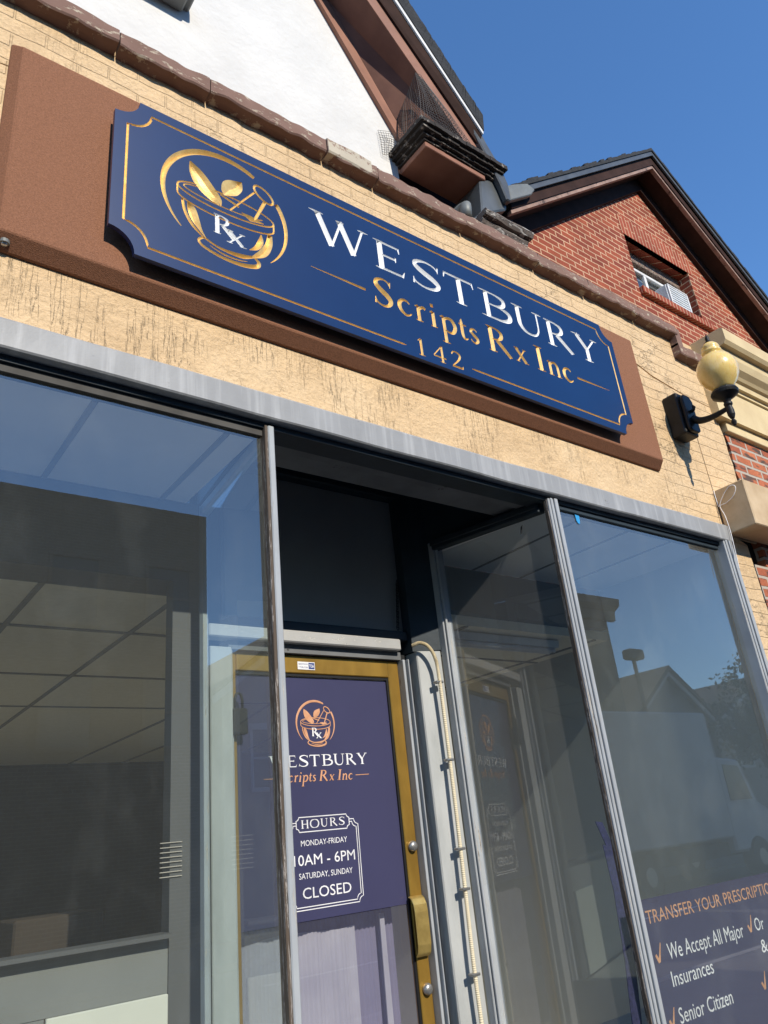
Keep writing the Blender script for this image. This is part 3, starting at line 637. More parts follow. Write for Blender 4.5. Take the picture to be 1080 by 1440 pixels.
GL = {
 'W': (1.42, [line(.17,.98,.47,.0,T), line(.47,.0,.74,.93,t_), line(.70,.98,1.0,.0,T), line(1.0,.0,1.28,.98,t_), serif(.15,.98,.17), serif(.72,.96,.1), serif(1.29,.98,.13)]),
 'E': (.74, stem(.18) + [line(.18,.96,.62,.96,.06), line(.62,.985,.64,.80,.06,.02), line(.18,.52,.52,.52,.055), line(.53,.60,.53,.43,.05,.02), line(.18,.035,.66,.035,.065), line(.66,.0,.72,.21,.07,.02)]),
 'S': (.66, [curve((.55,.80,.03),(.48,.93,.05),(.33,.97,.06),(.17,.88,.10),(.14,.72,.14),(.27,.56,.165),(.44,.42,.165),(.53,.26,.14),(.46,.09,.09),(.29,.02,.06),(.13,.09,.05),(.08,.22,.03)), line(.555,.96,.55,.74,.055,.02), line(.08,.04,.085,.27,.055,.02)]),
 'T': (.82, [line(.41,.0,.41,.97,T), serif(.41,.02), line(.05,.955,.77,.955,.065), line(.05,.985,.02,.77,.06,.02), line(.77,.985,.80,.77,.06,.02)]),
 'B': (.72, stem(.18) + [curve((.18,.965,.05),(.38,.965,.06),(.53,.87,.12),(.53,.68,.13),(.40,.55,.07),(.18,.53,.045)), curve((.20,.53,.045),(.43,.53,.06),(.61,.42,.13),(.62,.20,.145),(.46,.05,.08),(.18,.035,.05))]),
 'U': (.92, [curve((.20,.98,T),(.20,.55,T),(.215,.27,.145),(.32,.08,.10),(.47,.025,.07),(.62,.08,.07),(.71,.27,.06),(.73,.55,.058),(.73,.98,.058)), serif(.20,.98,.15), serif(.74,.98,.13)]),
 'R': (.84, stem(.18) + [curve((.18,.965,.05),(.38,.965,.06),(.55,.87,.12),(.56,.68,.13),(.42,.54,.07),(.18,.50,.045)), line(.38,.50,.80,-.02,.15,.13), serif(.78,.0,.08,.05)]),
 'Y': (.86, [line(.15,.98,.44,.47,.15), line(.74,.98,.44,.47,.06), line(.44,.50,.44,.0,T), serif(.44,.02), serif(.14,.98,.15), serif(.74,.98,.12)]),
 'H': (.92, stem(.18) + stem(.72) + [line(.18,.51,.72,.51,.06)]),
 'O': (.92, [curve((.46,.99,.05),(.22,.88,.12),(.12,.5,.155),(.22,.12,.12),(.46,.01,.05),(.70,.12,.12),(.80,.5,.155),(.70,.88,.12),(.46,.99,.05))]),
 'I': (.40, stem(.20)),
 'c': (.50, [curve((.42,.47,.05),(.34,.55,.07),(.20,.53,.09),(.10,.36,.125),(.13,.15,.115),(.27,.02,.08),(.40,.06,.05),(.46,.13,.03))]),
 'r': (.44, [line(.15,.0,.15,.56,.11), serif(.16,.015,.13,.04), line(.03,.52,.15,.57,.03,.07), curve((.15,.36,.05),(.23,.50,.07),(.33,.56,.09),(.41,.52,.10))]),
 'i': (.32, [line(.16,.0,.16,.56,.11), serif(.16,.015,.13,.04), line(.04,.52,.16,.57,.03,.07), line(.10,.80,.21,.80,.11)]),
 'p': (.64, [line(.15,-.42,.15,.56,.11), serif(.15,-.41,.14,.04), line(.03,.52,.15,.57,.03,.07), curve((.15,.40,.05),(.27,.54,.08),(.44,.53,.11),(.54,.30,.13),(.45,.06,.10),(.28,.015,.06),(.15,.08,.05))]),
 't': (.40, [curve((.17,.78,.03),(.165,.6,.10),(.16,.2,.11),(.20,.05,.09),(.29,.02,.06),(.38,.08,.03)), line(.03,.55,.36,.55,.045)]),
 's': (.44, [curve((.36,.47,.03),(.28,.55,.05),(.15,.52,.08),(.11,.41,.09),(.21,.31,.11),(.33,.22,.11),(.36,.11,.09),(.25,.015,.06),(.12,.04,.05),(.06,.13,.03))]),
 'x': (.60, [line(.08,.54,.48,.02,.12), line(.48,.54,.10,.02,.05), serif(.10,.545,.11,.04), serif(.48,.545,.09,.04), serif(.10,.015,.09,.04), serif(.50,.015,.11,.04)]),
 'n': (.68, [line(.15,.0,.15,.56,.11), serif(.16,.015,.13,.04), line(.03,.52,.15,.57,.03,.07), curve((.15,.38,.05),(.27,.52,.07),(.40,.55,.09),(.50,.44,.11),(.52,.2,.11),(.52,.0,.11)), serif(.53,.015,.13,.04)]),
 '1': (.40, [line(.20,.0,.20,.98,.13), serif(.20,.02,.16,.05), line(.05,.84,.20,.98,.03,.09)]),
 '4': (.70, [line(.48,.0,.48,1.0,.12), line(.48,.98,.05,.32,.05), line(.04,.29,.66,.29,.075), serif(.48,.02,.14,.045)]),
 '2': (.62, [curve((.08,.76,.06),(.14,.92,.07),(.29,.98,.08),(.46,.88,.11),(.47,.68,.12),(.34,.42,.09),(.18,.20,.07),(.06,.04,.05)), line(.05,.045,.55,.045,.11), line(.55,.02,.58,.2,.08,.02)]),
}
def glyph(mb, ch, x0, x1, z0, H, y, ridge=.35, shear=0.0, k=0, fat=1.2):
    adv, strokes = GL[ch]
    allx = [p[0] for _, ps in strokes for p in ps]
    lo, hi = min(allx)-.02, max(allx)+.02
    sx = (x1-x0)/(hi-lo)
    for i, (kind, ps) in enumerate(strokes):
        ps = cr(ps, 8) if kind == 'c' else ps
        ribbon(mb, [(x0+(p[0]-lo)*sx + shear*p[1]*H, z0+p[1]*H, p[2]*H*fat) for p in ps], y-.00022*((i+k) % 7), ridge)
def word(mb, spec, z0, z1, H, y, ridge=.35, shear=0.0):
    xa, xb = spec[0][1], spec[-1][2]
    for i, (ch, x0, x1) in enumerate(spec):
        glyph(mb, ch, x0, x1, z0+(z1-z0)*((x0-xa)/(xb-xa) if xb > xa else 0), H, y, ridge, shear, i*3)
def arcpts(cx, cz, rx, rz, a0, a1, wf, n=40):
    out = []
    for i in range(n+1):
        u = i/n; a = math.radians(a0+(a1-a0)*u); out.append((cx+rx*math.cos(a), cz+rz*math.sin(a), wf(u)))
    return out
def logo(mbg, mbw, cx, cz, s, y, ridge=.35):
    # s = 1: ring radius .262
    def R(mb, pts, k=0): ribbon(mb, [(cx+p[0]*s, cz+p[1]*s, p[2]*s) for p in pts], y-.0002*k, ridge)
    bulge = lambda a, m: (lambda u: a+(m-a)*math.sin(math.pi*u)**.8)
    R(mbg, arcpts(0, 0, .262, .262, 224, 62, lambda u: .002+.026*math.sin(math.pi*min(1, u*.75+.02))**.9 if u < .98 else .016))
    R(mbg, arcpts(0, 0, .262, .262, 32, -46, lambda u: .021*(1-u)**.6*(1 if u > .02 else .8)+.002))
    th = lambda w: (lambda u: w)
    R(mbg, arcpts(.0, .02, .205, .048, 0, 360, th(.008), 60), 1)                          # rim, outer ellipse
    R(mbg, arcpts(-.01, .026, .17, .028, 100, 345, th(.006), 40), 2)                       # rim, inner ellipse
    R(mbg, arcpts(0, -.018, .205, .048, 180, 360, th(.008), 40), 3)                        # rim, lower edge
    R(mbg, [(-.205,.02,.008), (-.205,-.018,.008)], 4); R(mbg, [(.205,.02,.008), (.205,-.018,.008)], 5)
    R(mbg, cr([(-.185,-.045,.012), (-.175,-.10,.014), (-.145,-.155,.014), (-.10,-.195,.006)]), 1)
    R(mbg, cr([(-.165,-.05,.004), (-.150,-.075,.035), (-.135,-.12,.036), (-.112,-.165,.014), (-.09,-.195,.003)]), 2)
    R(mbg, cr([(.185,-.045,.022), (.178,-.10,.032), (.15,-.155,.036), (.105,-.195,.012)]), 1)
    R(mbg, cr([(.145,-.06,.003), (.142,-.10,.026), (.122,-.14,.022), (.09,-.165,.003)]), 2)
    R(mbg, cr([(-.10,-.193,.010), (-.05,-.212,.010), (.0,-.217,.016), (.06,-.212,.022), (.11,-.193,.010)]), 3)
    R(mbg, cr([(-.10,-.193,.010), (-.12,-.215,.011), (-.10,-.238,.012), (-.03,-.256,.014), (.05,-.256,.018), (.115,-.238,.020), (.13,-.215,.016), (.11,-.193,.010)]), 4)
    R(mbg, cr([(-.075,-.222,.003), (-.02,-.238,.008), (.04,-.238,.006), (.08,-.228,.002)]), 5)
    # leaves
    R(mbg, cr([(-.155,.165,.004), (-.135,.12,.05), (-.105,.07,.066), (-.06,.025,.045), (-.035,.0,.006)]), 1)
    R(mbg, cr([(-.155,.165,.004), (-.115,.125,.03), (-.07,.07,.034), (-.035,.03,.020), (-.028,.0,.004)]), 6)
    R(mbg, cr([(.065,.175,.004), (.045,.145,.055), (.015,.115,.075), (-.005,.085,.045), (-.012,.065,.006)]), 2)
    R(mbg, [(-.03,.06,.010), (.05,.035,.012)], 3)
    # pestle
    R(mbg, [(.012,.0,.008), (.125,.155,.009)], 4); R(mbg, [(.118,.0,.012), (.170,.125,.016)], 5)
    R(mbg, arcpts(.165, .165, .048, .024, 0, 360, th(.009), 30)[0:0] + [(.165+.05*math.cos(a)*.8-.028*math.sin(a)*-.6, .16-.05*math.cos(a)*.6+.028*math.sin(a)*.8, .011) for a in [math.pi*2*i/24 for i in range(25)]], 6)
    R(mbg, [(.06,.012,.004), (.10,-.0,.03), (.16,.0,.004)], 3)
    for i, ch in enumerate(('R', 'x')):
        if ch == 'R': glyph(mbw, 'R', cx-.062*s, cx+.032*s, cz-.145*s, .095*s, y-.001*s, ridge)
        else: glyph(mbw, 'x', cx-.012*s, cx+.082*s, cz-.168*s, .112*s, y-.002*s, ridge)

# ---------------------------------------------------------------- the carved sign and its backing
YP, YS = -.06, -.115
SK, SO = 1.0246, -.0394      # the sign measures 2.5 % more than first taken: x*SK, z*SK+SO
fx0, fx1, fz0, fz1, bx0, bx1, bz0, bz1 = .277, 3.944, 3.527, 4.402, .243, 3.962, 3.480, 4.450
panel = MB().add([(fx0,YP,fz0),(fx1,YP,fz0),(fx1,YP,fz1),(fx0,YP,fz1),(bx0,-.012,bz0),(bx1,-.012,bz0),(bx1,-.012,bz1),(bx0,-.012,bz1),
                  (bx0,-.0015,bz0),(bx1,-.0015,bz0),(bx1,-.0015,bz1),(bx0,-.0015,bz1)],
                 [(0,1,2,3),(0,4,5,1),(1,5,6,2),(2,6,7,3),(3,7,4,0),(4,8,9,5),(5,9,10,6),(6,10,11,7),(7,11,8,4),(8,11,10,9)]).build('backing_panel', M_PANEL, None, .004, seg=1)
tag(panel, 'long brown granular coated backing panel fixed to the cream wall behind the blue sign', 'sign backing')
pb = thing('sign_screw', 'small round steel screw head under the lower left corner of the brown panel', 'screw', (.30, -.03, 3.483))
MB().lathe([(.0, 3.490), (.008, 3.4905), (.011, 3.494), (.011, 3.51)], .30, -.03, 16).build('screw_head', M_STEEL, pb, smooth=True)
MB().lathe([(.0115, 3.4965), (.017, 3.497), (.017, 3.51)], .30, -.03, 16).build('washer', M_OLDZINC, pb)

def notch_poly(x0, x1, z0, z1, r, sh=0.0, n=8):
    P = []
    def arc(cx, cz, a0, a1):
        for i in range(n+1):
            a = math.radians(a0+(a1-a0)*i/n); P.append((cx+r*math.cos(a), cz+r*math.sin(a)))
    arc(x0, z0, 90, 0); arc(x1, z0, 180, 90); arc(x1, z1, 270, 180); arc(x0, z1, 360, 270)
    return P
sign = thing('shop_sign', 'navy blue carved shop sign with white and gold lettering and gold mortar emblem', 'shop sign', (2.11, YS, 3.573))
board_mb = MB().slab(notch_poly(.587, 3.533, 3.526, 4.268, .092), YS, YS+.019)
for x in (.8, 2.06, 3.3):
    for z in (3.65, 4.14): MB().box(x-.03, x+.03, YS+.0195, YP-.0005, z-.03, z+.03).build('spacer', M_BLACK, sign)
CARVE = True
bp = notch_poly(.636, 3.484, 3.575, 4.219, .088); bp = bp + [bp[0]]
border, name_w, line2, number, em_g, em_w = (MB() for _ in range(6))
# the lower line breaks around the house number
ribbon(border, [(2.277, 3.577, .003), (2.30, 3.577, .010)] + [(p[0], p[1], .0105) for p in bp[9:-1]] + [(p[0], p[1], .0105) for p in bp[0:9]] + [(1.86, 3.573, .010), (1.883, 3.573, .003)], YS, .4)
word(name_w, [('W',1.415,1.737), ('E',1.757,1.936), ('S',1.978,2.155), ('T',2.181,2.388), ('B',2.415,2.632), ('U',2.655,2.896), ('R',2.905,3.130), ('Y',3.135,3.372)], 3.962, 3.945, .168, YS)
word(line2, [('S',1.735,1.832)], 3.742, 3.742, .158, YS)
word(line2, [('c',1.870,1.944), ('r',1.962,2.032), ('i',2.050,2.098), ('p',2.110,2.212), ('t',2.232,2.292), ('s',2.304,2.356), ('R',2.424,2.592), ('x',2.610,2.712), ('I',2.768,2.842), ('n',2.858,2.968), ('c',2.988,3.062)], 3.742, 3.738, .152, YS)
ribbon(line2, [(1.408,3.800,.003), (1.55,3.798,.009), (1.672,3.795,.014), (1.687,3.795,.013)], YS)
ribbon(line2, [(3.100,3.788,.013), (3.115,3.788,.014), (3.25,3.790,.009), (3.379,3.791,.003)], YS)
word(number, [('1',1.950,1.992), ('4',2.040,2.118), ('2',2.150,2.222)], 3.548, 3.553, .090, YS)
logo(em_g, em_w, 1.035, 3.918, 1.0, YS)
CARVE = False
# V-carve the board: cut every groove, then hand each group of groove faces to its own part
groups = [border, name_w, line2, number, em_g, em_w]
mats = [M_BLUE, M_GOLD, M_WHITE, M_GOLD, M_GOLD, M_GOLD, M_WHITE]
def temp(name, mbs, idx):
    bm = bmesh.new()
    for m_, k in zip(mbs, idx):
        vs = [bm.verts.new((p[0]*SK, p[1], p[2]*SK+SO)) for p in m_.v]
        for f in m_.f:
            try: bm.faces.new([vs[i] for i in f]).material_index = k
            except ValueError: pass
    bmesh.ops.recalc_face_normals(bm, faces=bm.faces)
    me = bpy.data.meshes.new(name); bm.to_mesh(me); bm.free()
    for m_ in mats: me.materials.append(m_)
    o = bpy.data.objects.new(name, me); C.objects.link(o); return o
tb, tc = temp('board_blank', [board_mb], [0]), temp('groove_cutter', groups, range(1, 7))
bo_ = tb.modifiers.new('carve', 'BOOLEAN'); bo_.operation = 'DIFFERENCE'; bo_.object = tc; bo_.solver = 'EXACT'; bo_.use_self = True
dg = bpy.context.evaluated_depsgraph_get(); dg.update()
cut = bpy.data.meshes.new_from_object(tb.evaluated_get(dg))
bpy.data.objects.remove(tb); bpy.data.objects.remove(tc)
parts = {}
for k, (nm, m_) in enumerate([('sign_board', M_BLUE), ('border', M_GOLD), ('shop_name_lettering', M_WHITE), ('second_line_lettering', M_GOLD), ('house_number', M_GOLD), ('mortar_emblem', M_GOLD), ('emblem_letters', M_WHITE)]):
    bm = bmesh.new(); vm = {}
    for p in cut.polygons:
        if p.material_index != k: continue
        for i in p.vertices:
            if i not in vm: vm[i] = bm.verts.new(cut.vertices[i].co)
        try: bm.faces.new([vm[i] for i in p.vertices])
        except ValueError: pass
    parts[nm] = link(nm, bm, m_, parts['mortar_emblem'] if nm == 'emblem_letters' else sign)
bpy.data.meshes.remove(cut)

# ---------------------------------------------------------------- flat printed text with the built-in font
def text(s, x0, x1, z0, caph, y, m, name, parent, mirror=False, mode='cap', bold=0.0):
    cu = bpy.data.curves.new('text', 'FONT'); cu.body = s; cu.size = 1.0; cu.offset = bold; cu.resolution_u = 3
    o = bpy.data.objects.new('text', cu); C.objects.link(o)
    dg = bpy.context.evaluated_depsgraph_get(); dg.update(); me = bpy.data.meshes.new_from_object(o.evaluated_get(dg))
    bpy.data.objects.remove(o); bpy.data.curves.remove(cu)
    xs = [v.co.x for v in me.vertices]; lo, hi = min(xs), max(xs)
    CAP = .729
    sz = caph/CAP; sx = (x1-x0)/(hi-lo)
    mb = MB()
    vs = []
    for v in me.vertices:
        u = (v.co.x-lo)*sx; u = (x1-x0)-u if mirror else u
        vs.append((x0+u, y, z0+v.co.y*sz))
    mb.add(vs, [tuple(p.vertices) for p in me.polygons])
    bpy.data.meshes.remove(me)
    o = mb.build(name, m, parent, recalc=False)
    for p in o.data.polygons:
        pass
    return o

# door print
YD = .8768
gb, wb = MB(), MB(); logo(gb, wb, 1.957, 2.130, .395, YD, .05)
e = gb.build('mortar_emblem', M_COPPER, door); wb.build('emblem_letters', M_PRINT, door)
wb = MB()
W0 = 1.702; sc = .273
word(wb, [(ch, W0+(a-1.415)*sc, W0+(b-1.415)*sc) for ch, a, b in (('W',1.415,1.737), ('E',1.757,1.936), ('S',1.978,2.155), ('T',2.181,2.388), ('B',2.415,2.632), ('U',2.655,2.896), ('R',2.905,3.130), ('Y',3.135,3.372))], 1.938, 1.944, .050, YD, .05)
wb.build('shop_name_lettering', M_PRINT, door); wb = MB()
word(wb, [('H',1.850,1.890), ('O',1.897,1.942), ('U',1.949,1.990), ('R',1.998,2.040), ('S',2.048,2.078)], 1.682, 1.684, .034, YD, .05)
wb.build('hours_heading', M_PRINT, door)
gb = MB(); f = lambda v: 1.797 + (v-1.870)*.287
word(gb, [(ch, f(a), f(b)) for ch, a, b in (('S',1.735,1.832), ('c',1.870,1.944), ('r',1.962,2.032), ('i',2.050,2.098), ('p',2.110,2.212), ('t',2.230,2.292), ('s',2.302,2.354), ('R',2.426,2.592), ('x',2.610,2.712), ('I',2.768,2.842), ('n',2.858,2.968), ('c',2.988,3.062))], 1.876, 1.876, .046, YD, .05, .22)
ribbon(gb, [(1.675,1.893,.002), (1.735,1.893,.003)], YD, .05); ribbon(gb, [(2.160,1.895,.003), (2.238,1.896,.003)], YD, .05)
gb.build('second_line_lettering', M_COPPER, door)
fr = MB()
ob = lambda P, w, k=0: ribbon(fr, [(p[0], p[1], w) for p in P], YD-.0002*k, .05)
P1 = notch_poly(1.826, 2.104, 1.668, 1.728, .014, n=4); ob(P1+[P1[0]], .004)
for off in (0, .011):
    x0, x1, z0, z1 = 1.777+off, 2.151-off, 1.366+off, 1.706-off
    Q = notch_poly(x0, x1, z0, z1, .022, n=4)
    start = [(2.104, z1)]; 
    # right run from plaque round to the left of the plaque
    ob([(2.104, z1)] + list(reversed(Q[10:15])) + list(reversed(Q[5:10])) + list(reversed(Q[0:5])) + list(reversed(Q[15:20])) + [(1.826, z1)], .0035, 1+int(off*100))
fr.build('hours_frame', M_PRINT, door)
hp = []
for s, a, b, z, h, bo in (('MONDAY-FRIDAY', 1.845, 2.086, 1.612, .024, 0), ('10AM - 6PM', 1.806, 2.122, 1.536, .044, 0), ('SATURDAY, SUNDAY', 1.828, 2.103, 1.484, .024, 0), ('CLOSED', 1.842, 2.090, 1.408, .044, 0)):
    text(s, a, b, z, h, YD, M_PRINT, 'hours_lettering', door, bold=bo)
# alarm sticker on the door frame, read from behind
st = MB().box(1.865, 1.960, .8575, .8595, 2.376, 2.413).build('alarm_sticker', M_PRINT, door)
M_STKB = mk('sticker blue', (.02,.05,.22), rough=.4, bstr=0)
MB().box(1.925, 1.957, .8565, .8573, 2.380, 2.409).build('sticker_emblem', M_STKB, door)
text('ADT', 1.928, 1.954, 2.387, .015, .8562, M_PRINT, 'sticker_lettering', door, mirror=True, bold=.02)
text('MONITORED', 1.869, 1.921, 2.398, .008, .857, M_STKB, 'sticker_lettering', door, mirror=True)
text('SECURITY', 1.869, 1.921, 2.383, .008, .857, M_STKB, 'sticker_lettering', door, mirror=True)

# window banner
ban = thing('window_banner', 'violet blue printed banner with copper heading inside the right shop window', 'banner', (3.6, .05, .60))
MB().box(2.952, 4.40, .046, .050, .54, 1.264).build('banner_sheet', M_VINYL, ban)
YB = .0452
text('TRANSFER YOUR PRESCRIPTION', 2.998, 4.085, 1.172, .052, YB, M_COPPER, 'heading', ban, bold=.0)
text('We Accept All Major', 3.095, 3.696, 1.028, .062, YB, M_PRINT, 'item_lettering', ban, bold=.0)
text('Insurances', 3.083, 3.392, .932, .058, YB, M_PRINT, 'item_lettering', ban, bold=.0)
text('Senior Citizen', 3.080, 3.482, .803, .058, YB, M_PRINT, 'item_lettering', ban, bold=.0)
text('Or', 3.806, 3.885, 1.036, .056, YB, M_PRINT, 'item_lettering', ban, bold=.0)
text('&', 3.812, 3.868, .945, .056, YB, M_PRINT, 'item_lettering', ban, bold=.0)
for x, z in ((3.010, 1.030), (3.745, 1.040), (3.010, .800), (3.74, .81)):
    mb = MB(); ribbon(mb, [(x, z+.028, .012), (x+.016, z, .014), (x+.018, z+.002, .014), (x+.046, z+.066, .005)], YB, .02); mb.build('check_mark', M_COPPER, ban)

# ---------------------------------------------------------------- wall lamp
lamp = thing('wall_lamp', 'black wall lantern with amber glass globe beside the sign', 'wall lamp', (4.30, 0, 3.71))
LY = -.372
MB().box(4.232, 4.385, -.105, -.0012, 3.775, 4.075).build('mounting_box', M_LAMPBLK, lamp, .012, seg=2)
MB().slab([(4.25,3.80), (4.275,3.785), (4.345,3.785), (4.37,3.80), (4.37,4.02), (4.345,4.055), (4.275,4.055), (4.25,4.02)], -.132, -.1055).build('face_plate', M_LAMPBLK, lamp, .008, seg=2)
arm = [(4.308, -.132, 3.878), (4.308, -.17, 3.845), (4.308, -.23, 3.828), (4.308, -.30, 3.826), (4.308, LY+.01, 3.832)]
MB().tube([tuple(p) for p in cr(arm, 6)], [.026-.012*i/24 for i in range(25)], 12).build('arm', M_LAMPBLK, lamp, smooth=True)
MB().tube([(4.308, -.135, 3.93), (4.308, -.155, 3.935), (4.308, -.16, 3.95), (4.308, -.155, 3.965)], [.012,.010,.011,.006], 10).build('arm_scroll', M_LAMPBLK, lamp, smooth=True)
MB().lathe([(.0,3.700), (.010,3.707), (.017,3.73), (.008,3.75), (.014,3.757), (.022,3.78), (.023,3.81), (.018,3.838), (.026,3.85), (.026,3.862), (.020,3.868), (.026,3.885), (.060,3.905), (.078,3.918), (.083,3.936), (.077,3.95), (.052,3.955), (.0,3.955)], 4.308, LY, 28).build('fitter', M_LAMPBLK, lamp)
gp = [(r_, h_-.048) for r_, h_ in [(.050,4.0), (.066,4.02), (.095,4.055), (.117,4.10), (.124,4.145), (.118,4.19), (.100,4.225), (.074,4.252), (.052,4.265), (.048,4.272), (.060,4.278), (.061,4.292), (.050,4.302), (.056,4.312), (.052,4.33), (.036,4.35), (.018,4.36), (.0,4.361)]]
MB().lathe(gp, 4.308, LY, 40).build('globe', M_GLOBE, lamp, smooth=True)
MB().lathe([(r_, h_-.048) for r_, h_ in [(.022,4.356), (.024,4.364), (.010,4.372), (.013,4.385), (.013,4.40), (.005,4.415), (.0,4.43)]], 4.308, LY, 16).build('finial', M_LAMPBLK, lamp, smooth=True)

# ---------------------------------------------------------------- neighbouring shop on the right
nb = thing('neighbour_shop', 'old mixed brick shop with cream moulded cornice and tan block at the right edge', 'building', (7, .3, 0))
ragged = [(4.975 + abs(mnoise.noise((z*5, 8, 2)))*.04 + mnoise.noise((z*21, 8, 2))*.014 + .012, z) for z in [3.0+i*.05 for i in range(0, 21)]]
MB().slab([(4.83, 0), (4.83, 3.0)] + ragged + [(4.99, 4.02), (12, 4.02), (12, 0)], .005, .4).build('brick_wall', M_OLDBRICK, nb)
MB().box(4.78, 5.05, .06, .4, 0, 4.5).build('joint', M_BLACK, nb)
prof_c = [(.28, 4.10), (-.06, 4.10), (-.06, 4.365), (-.075, 4.37), (-.075, 4.395), (-.10, 4.40), (-.105, 4.44), (-.125, 4.45), (-.14, 4.47), (-.175, 4.50), (-.195, 4.55), (-.20, 4.60), (-.235, 4.605), (-.255, 4.63), (-.255, 4.725), (-.24, 4.735), (.28, 4.745)]
MB().prof([p for p in prof_c], 4.875, 12, 1).build('cornice', M_CREAM, nb)
MB().box(4.985, 12, -.03, .3, 4.02, 4.099).build('frieze', M_CREAM, nb, .004)
MB().box(4.548, 5.45, -.212, -.0125, 3.157, 3.466).build('capital_block', M_CAP, nb, .006)
MB().box(5.452, 12, -.18, .0, 3.2, 3.42).build('sign_band', M_CAP, nb, .006)
MB().box(5.0, 12, .4, 8, 0, 4.6).build('body', M_OLDBRICK, nb)

# ---------------------------------------------------------------- brick gable house
bh = thing('brick_gable_house', 'red brick gabled upper storey with dark brown rake boards behind the ledge', 'house', (5.4, .35, 4.5))
PX, PZ, SL = 5.43, 6.985, .762
rz = lambda x, o=0: PZ + o - SL*abs(x-PX)
wx0, wx1, wz0, wz1 = 4.972, 5.935, 5.535, 6.11
YB0, YB1 = .30, .50
mb = MB().slab([(3.12, 4.55), (wx0, 4.55), (wx0, rz(wx0)), (3.12, rz(3.12))], YB0, YB1)
mb.slab([(wx1, 4.55), (7.75, 4.55), (7.75, rz(7.75)), (wx1, rz(wx1))], YB0, YB1)
mb.slab([(wx0, 4.55), (wx1, 4.55), (wx1, 5.47), (wx0, 5.47)], YB0, YB1)
mb.slab([(wx0, wz1), (wx1, wz1), (wx1, rz(wx1)), (PX, PZ), (wx0, rz(wx0))], YB0, YB1)
mb.build('brick_wall', M_REDBRICK, bh)
MB().box(wx0-.03, wx1+.08, .296, .34, wz1, wz1+.215).build('brick_lintel', M_SOLDIER, bh)
MB().box(wx0-.005, wx1+.09, .262, .42, 5.468, 5.535).build('window_sill', M_SOLDIER, bh, .004)
win = MB().box(wx0+.001, wx1-.001, .41, .46, 6.0, 6.109).box(wx0+.001, wx0+.05, .41, .46, 5.536, 6.0).box(wx1-.05, wx1-.001, .41, .46, 5.536, 6.0)
win = win.build('window', peeling('rotten window timber', (.16,.10,.08), (.40,.33,.26), (.06,.04,.03), .5, (8,8,10), .8), bh, .004)
f2 = MB().box(wx0+.05, wx1-.05, .43, .455, 5.93, 5.96).box(wx0+.05, wx0+.075, .43, .455, 5.536, 5.93).box(5.365, 5.40, .43, .455, 5.536, 5.93).box(wx1-.075, wx1-.05, .43, .455, 5.536, 5.93)
f2.build('sash', M_DRIP, win, .003)
MB().quad((wx0+.05,.446,5.536), (wx1-.05,.446,5.536), (wx1-.05,.446,6.0), (wx0+.05,.446,6.0)).build('pane', M_GLASSUP, win, recalc=False)
MB().box(wx0+.0, wx1, .497, .6, 5.47, 6.1).build('room', mk('dim room wall', (.16,.16,.16), rough=.8), bh)
def rake(name, o0, o1, y0, y1, m, x0=3.16, x1=7.9, n=1, jit=0.0):
    mb = MB()
    for (a, b) in ((x0, PX), (PX, x1)):
        for k in range(n):
            p, q = a+(b-a)*k/n, a+(b-a)*(k+1)/n
            j = random.uniform(-jit, jit)
            mb.slab([(p, rz(p, o0)), (q, rz(q, o0)), (q, rz(q, o1+j)), (p, rz(p, o1+j))], y0, y1)
    return mb.build(name, m, bh)
rake('roof', .135, .175, .05, 7.0, M_SHINGLE, 3.2, n=34, jit=.012)
rake('drip_edge', .085, .134, .06, .075, M_ZINC)
rake('fascia', -.01, .084, .085, .11, M_BROWNDK, 3.20)
rake('fascia_moulding', -.045, -.011, .095, .13, mk('faded brown moulding', (.34,.22,.17), (.22,.14,.11), 9, rough=.75, speck=(18,.6,(.08,.05,.04))), 3.20)
rake('soffit', -.02, .0, .131, .30, M_BROWNDK, 3.22)
rake('frieze_board', -.16, -.021, .262, .2995, M_BROWNDK, 3.30)
mb = MB(); net([(3.24,.2,5.29), (3.34,.2,5.34), (3.40,.2,5.26), (3.22,.2,5.17)], 14, 14, .0014, mb); mb.build('bird_netting', M_WIRE, bh)
MB().box(3.2, 7.7, .61, 7.0, 4.5, 5.2).build('body', M_REDBRICK, bh)

# air conditioner in the gable window
ac = thing('air_conditioner', 'small white window air conditioner sitting on the brick window sill', 'air conditioner', (5.55, .36, 5.537))
MB().box(5.425, 5.735, .292, .52, 5.537, 5.765).build('case', M_ACW, ac, .008)
mb = MB().box(5.428, 5.732, .278, .2915, 5.545, 5.560).box(5.428, 5.732, .278, .2915, 5.746, 5.760).box(5.428, 5.443, .278, .2915, 5.560, 5.746).box(5.717, 5.732, .278, .2915, 5.560, 5.746)
mb.build('front_frame', M_DRIP, ac, .003)
mb = MB()
for k in range(7): mb.box(5.441, 5.709, .283, .2915, 5.568+k*.027, 5.580+k*.027)
mb.build('grille', M_ACW, ac)

# ---------------------------------------------------------------- small things
cab = [(2.50,.765,2.505), (2.53,.735,2.515), (2.565,.715,2.495), (2.593,.705,2.44), (2.606,.705,2.34), (2.612,.71,2.0), (2.610,.71,1.7), (2.606,.712,1.36), (2.600,.712,1.05), (2.604,.712,.7), (2.604,.712,.06)]
cb_ = thing('cable', 'cream ribbed cable clipped down the pale jamb right of the door', 'cable', (2.604, .712, .06))
pts = cr(cab, 75)
MB().tube([p for p in pts], [.0092+.0009*(1 if i % 2 else -1) for i in range(len(pts))], 10).build('sheath', M_CABLE, cb_)
for z, x in ((2.31, 2.606), (1.93, 2.611), (1.53, 2.608), (1.36, 2.606), (1.02, 2.600)):
    MB().box(x-.022, x+.022, .697, .734, z-.006, z+.006).build('clip', M_STEEL, cb_, .003)
